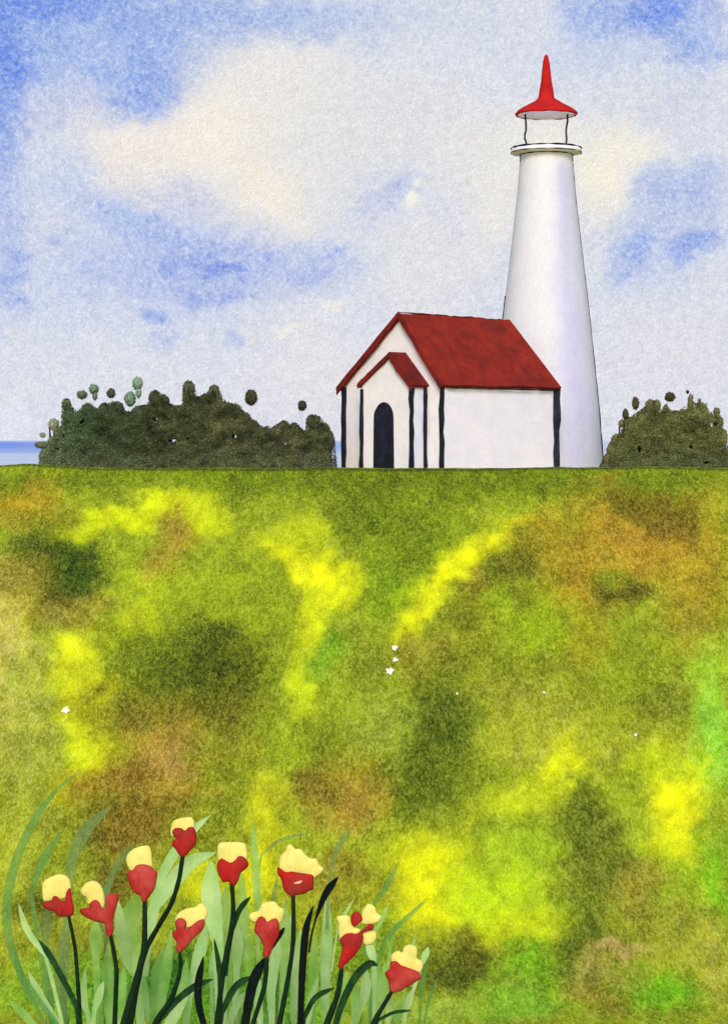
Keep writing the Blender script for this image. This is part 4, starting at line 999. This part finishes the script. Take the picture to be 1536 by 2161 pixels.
for t in TUL:
    Y = t['Y']; bx = (t['s'][-1][0] if t['s'] else 632)
    b = P(bx, GB, Y); b.z = gz(b.x, Y) 
    nm = 'tulip' if t['s'] else 'leafy_shoot'
    root = empty(nm, b, t['label'], 'tulip' if t['s'] else 'plant', 'red and yellow tulips at the foot of the meadow' if t['s'] else None)
    troot[t['n']] = (root, bx)
    if t['s']: stem(t['s'], Y, root, *t['w'])
    for i, poly in enumerate(FL.get(t['n'], ((), ()))[0]):
        o = bloom(poly, Y + .006 + .003 * i, .17, 'petal_crown', M['petalyellow'], root, i + 1)
    for i, poly in enumerate(FL.get(t['n'], ((), ()))[1]):
        o = bloom(poly, Y - .002 * i, .26, 'cup' if i == 0 else 'petal', M['petalred' if t['n'] in 'ADGIL' else 'petalfaded'], root, i + 5)
        if t.get('mark'):
            petal([(622,1864,1.4),(632,1862,2.6),(637,1859,1.1)], Y - .0115, .6, 3, 'fleck', M['mark'], o)
    for i, (pth, hw, mt, rt) in enumerate(t['d']):
        leaf(pth, hw * (1.0 if mt == 'blackleaf' else .85), Y + (.02 if mt != 'blackleaf' else .012) + .006 * i, M[mt], root, rt, fold=.35, tipr=.1, wroot=.25 if pth[0][0] in (713, 601) else .8, peak=.35)

# pale leaves of the tulip plants (tip -> base)
PL = [
 ('A',[(40,1907),(59,1964),(97,2017)],8,'p',(150,GB)),('A',[(100,1915),(97,1985)],15,'g',(120,GB)),('A',[(137,1948),(131,2010),(134,2060)],8,'g',(150,GB)),
 ('A',[(181,2040),(177,2104),(187,2145)],9,'p',(190,GB)),('A',[(110,1990),(125,2070),(140,2150)],8,'g',(150,GB)),
 ('B',[(203,1940),(203,2020)],15,'m',(215,GB)),('B',[(228,1990),(228,2073),(231,2161)],14,'m',(232,GB)),('B',[(219,2071),(200,2132)],10,'p',(190,GB)),
 ('B',[(250,1900),(257,1964),(269,2015),(289,2060)],19,'p',(300,GB)),('B',[(262,2040),(255,2100),(250,2161)],14,'m',(245,GB)),
 ('C',[(292,1885),(280,1925),(284,1965)],22,'m',(296,2100)),('C',[(276,2067),(262,2161)],12,'g',(250,GB)),('C',[(300,2020),(306,2089),(316,2161)],8,'p',(322,GB)),
 ('C',[(345,2000),(335,2060),(325,2140)],18,'m',(310,GB)),
 ('D',[(446,1719),(408,1752),(369,1800),(337,1860),(316,1935)],13,'p',(300,2080)),
 ('D',[(457,1798),(400,1822),(359,1870),(330,1912)],19,'p',(304,2060)),
 ('E',[(362,1960),(350,2057),(337,2135)],13,'m',(326,GB)),('E',[(438,1950),(422,2010),(403,2089)],15,'p',(380,GB)),('E',[(395,2020),(385,2090),(360,2161)],12,'m',(340,GB)),
 ('E',[(400,2090),(370,2140),(340,2200)],14,'p',(330,GB)),
 ('G',[(446,1815),(446,1900),(460,1990)],24,'p',(470,GB)),('G',[(478,1870),(470,1950),(480,2040)],20,'m',(480,GB)),('G',[(450,2000),(447,2089)],8,'p',(450,GB)),
 ('G',[(508,1840),(512,1930),(506,2030)],15,'m',(500,GB)),('G',[(502,1950),(500,2044)],14,'p',(492,GB)),('G',[(540,2080),(500,2120),(480,2180)],10,'p',(470,GB)),
 ('H',[(534,1735),(537,1794),(543,1887),(545,1980)],10,'m',(545,GB)),('H',[(620,1925),(590,1990),(573,2075),(574,2161)],13,'p',(575,GB)),('H',[(532,1960),(526,2020),(530,2080)],12,'m',(524,GB)),
 ('H',[(548,2060),(545,2110),(550,2161)],11,'p',(550,GB)),
 ('I',[(600,1900),(604,1980),(598,2060)],14,'m',(590,GB)),('I',[(634,1960),(627,2044),(618,2161)],13,'p',(610,GB)),('I',[(659,1756),(596,1772),(552,1803)],4.5,'g',(545,1900)),('I',[(585,1850),(575,1930),(580,2010)],9,'g',(585,GB)),
 ('J',[(690,1885),(690,1966),(687,2044),(687,2161)],14,'p',(680,GB)),('J',[(748,1740),(715,1785),(697,1840)],7,'g',(690,1960)),('J',[(665,1960),(662,2060),(660,2161)],12,'m',(655,GB)),
 ('J',[(672,2060),(655,2120),(650,2161)],9,'p',(640,GB)),
 ('L',[(746,1898),(715,1950)],4,'p',(700,2050)),('L',[(776,1985),(789,2030)],11,'p',(792,GB)),('L',[(771,2040),(771,2090),(746,2161)],13,'p',(730,GB)),('L',[(752,2069),(749,2161)],11,'m',(745,GB)),
 ('L',[(732,2050),(724,2100),(716,2161)],10,'m',(710,GB)),('L',[(799,2008),(790,2075),(777,2161)],11,'m',(770,GB)),
 ('M',[(842,1818),(812,1875),(790,1903)],8,'t',(770,2020)),('M',[(902,1897),(871,1925),(815,1981),(793,2044)],6,'t',(780,2161)),('M',[(904,1998),(890,2034)],8,'p',(850,2161)),
 ('M',[(818,1912),(793,1966)],6,'m',(785,2060)),('M',[(843,2104),(838,2161)],10,'m',(830,GB)),('M',[(871,2087),(855,2137)],9,'p',(840,GB)),('M',[(812,2030),(806,2090),(800,2161)],11,'m',(790,GB)),('M',[(826,2098),(818,2161)],9,'p',(812,GB)),
]
for i, (k, pth, hw, mt, rt) in enumerate(PL):
    root = troot[k][0]
    o = leaf(pth, hw * .88, 4.92 + (i * 37 % 41) * .012, LEAF[mt], root, rt, fold=.2, wroot=.55, peak=.5, dy=random.uniform(-.03, .05))

# long grasses arching at the left ------------------------------------------
def tuft(label, blades, Y, base, group='tall grasses around the tulips'):
    b = P(base[0], base[1], Y); b.z = gz(b.x, Y)
    root = empty('tall_grass', b, label, 'grass clump', group)
    for i, (pth, hw, mt) in enumerate(blades):
        leaf(pth, hw, Y + .015 * i, LEAF[mt], root, base, name='blade', fold=.15, wroot=.6, peak=.45)
tuft('long green grass arching over the far left edge, behind the leftmost tulip',
 [([(166,1628),(109,1679),(62,1751),(28,1839),(15,1917),(20,1979),(45,2057),(109,2148)],10,'t'),([(30,1990),(45,2060),(80,2130)],7,'t'),([(60,2050),(90,2110),(125,2160)],9,'p'),([(20,2110),(60,2150),(100,2200)],9,'m')], 5.15, (135, 2266))
tuft('grey-green curved grass rising between the two leftmost tulips',
 [([(134,1752),(103,1795),(81,1839),(66,1888)],9,'t'),([(234,1702),(187,1745),(156,1801),(146,1857)],14,'g')], 5.2, (130, 2266))
tuft('short teal grass behind the second and third tulips',
 [([(283,1777),(244,1832),(225,1885)],8,'g'),([(230,1850),(222,1900),(225,1960)],7,'t')], 5.25, (225, 2266))
tuft('thin upright grass at the right end of the tulip clump',
 [([(905,2010),(890,2080),(885,2150)],5,'t'),([(925,2060),(905,2110),(895,2161)],4,'t'),([(880,1960),(860,2040),(850,2120)],5,'m'),([(830,1950),(822,2010),(815,2080)],4,'m')], 5.2, (860, 2266))

# short grass covering the bank: nobody could count it ------------------------
def bank_grass():
    V = []; Fc = []; C = []
    rr = random.Random(5)
    for i in range(1500):
        Y = rr.uniform(4.55, 5.35); x = rr.uniform(-1.05, .18)
        if rr.random() < .25: x = rr.uniform(-2.6, 2.6); Y = rr.uniform(3.2, 5.6)
        inclump = -.85 < x < .14
        z0 = gz(x, Y); h = rr.uniform(.05, .13) * (1.5 if inclump and Y > 4.9 else 1) * (1.2 if inclump else .8)
        if not inclump: h = min(h, .05)
        lean = rr.uniform(-.05, .05); wd = rr.uniform(.0025, .006); ly = rr.uniform(-.03, .03)
        b = len(V)
        col = lin_np(np.array(rr.choice([(112,160,50),(150,185,90),(84,140,40),(60,104,22),(132,170,60)]), float) * rr.uniform(.85, 1.1))
        n = 5
        for k in range(n + 1):
            t = k / n; w_ = wd * (1 - t) ** .7 + .0003
            cx = x + lean * t * t; cy = Y + ly * t * t; cz = z0 + h * t
            V += [(cx - w_, cy, cz), (cx + w_, cy, cz)]; C += [col, col]
        for k in range(n): Fc.append((b + 2 * k, b + 2 * k + 1, b + 2 * k + 3, b + 2 * k + 2))
    m = paint_mat('bank_grass', attr=True, scale=200, gran=.3, emboss=.3)
    o = make('grass', V, Fc, m, None, True, C)
    tag(o, 'short bright green grass at the foot of the tulips', 'grass', None, 'stuff')
bank_grass()

# ------------------------------------------------------------------ white wildflowers in the meadow
WF = [(832,1372,7,'upper white wildflower of the small group of three at the middle of the meadow'),(834,1397,6,'middle white wildflower of the small group of three at the middle of the meadow'),
 (822,1421,9,'largest white wildflower, lowest of the small group of three'),(140,1504,9,'lone white wildflower on the yellow patch at the far left'),
 (964,1469,4,'tiny white wildflower just right of the group of three'),(1147,1467,4.5,'tiny white wildflower standing alone right of the meadow centre'),(1340,1556,5,'small white wildflower at the right near the light green strip')]
for i, (px, py, r, lab) in enumerate(WF):
    # find the slope point seen there
    lo, hi = 41.5, 61.5
    for _ in range(40):
        mid = (lo + hi) / 2; x = (px - CX) / F * mid
        if HY - F * gz(x, mid) / mid > py: lo = mid
        else: hi = mid
    Y = lo; x = (px - CX) / F * Y; z = gz(x, Y)
    root = empty('wildflower', (x, Y, z), lab, 'flower', 'white wildflowers dotted over the meadow')
    s = Y / F * (.72 if r < 5.5 else 1); rr = random.Random(i); m = MB(); h = .07
    for k in range(5):
        a = 2 * math.pi * k / 5 + rr.uniform(-.3, .3); L = r * s * rr.uniform(.8, 1.2)
        d = Vector((math.cos(a), -.25, math.sin(a))); q = Vector((-math.sin(a), 0, math.cos(a)))
        c = Vector((x, Y - .03, z + h))
        m.add([c, c + d * L * .5 + q * L * .4, c + d * L, c + d * L * .5 - q * L * .4], [(0, 1, 2, 3)])
    o = make('bloom', m.v, m.f, M['wild'], root)
    m = MB(); m.tube([(x, Y, z - .02), (x, Y - .025, z + h)], [.008, .006], 5); m.build('stem', M['wildstem'], root)
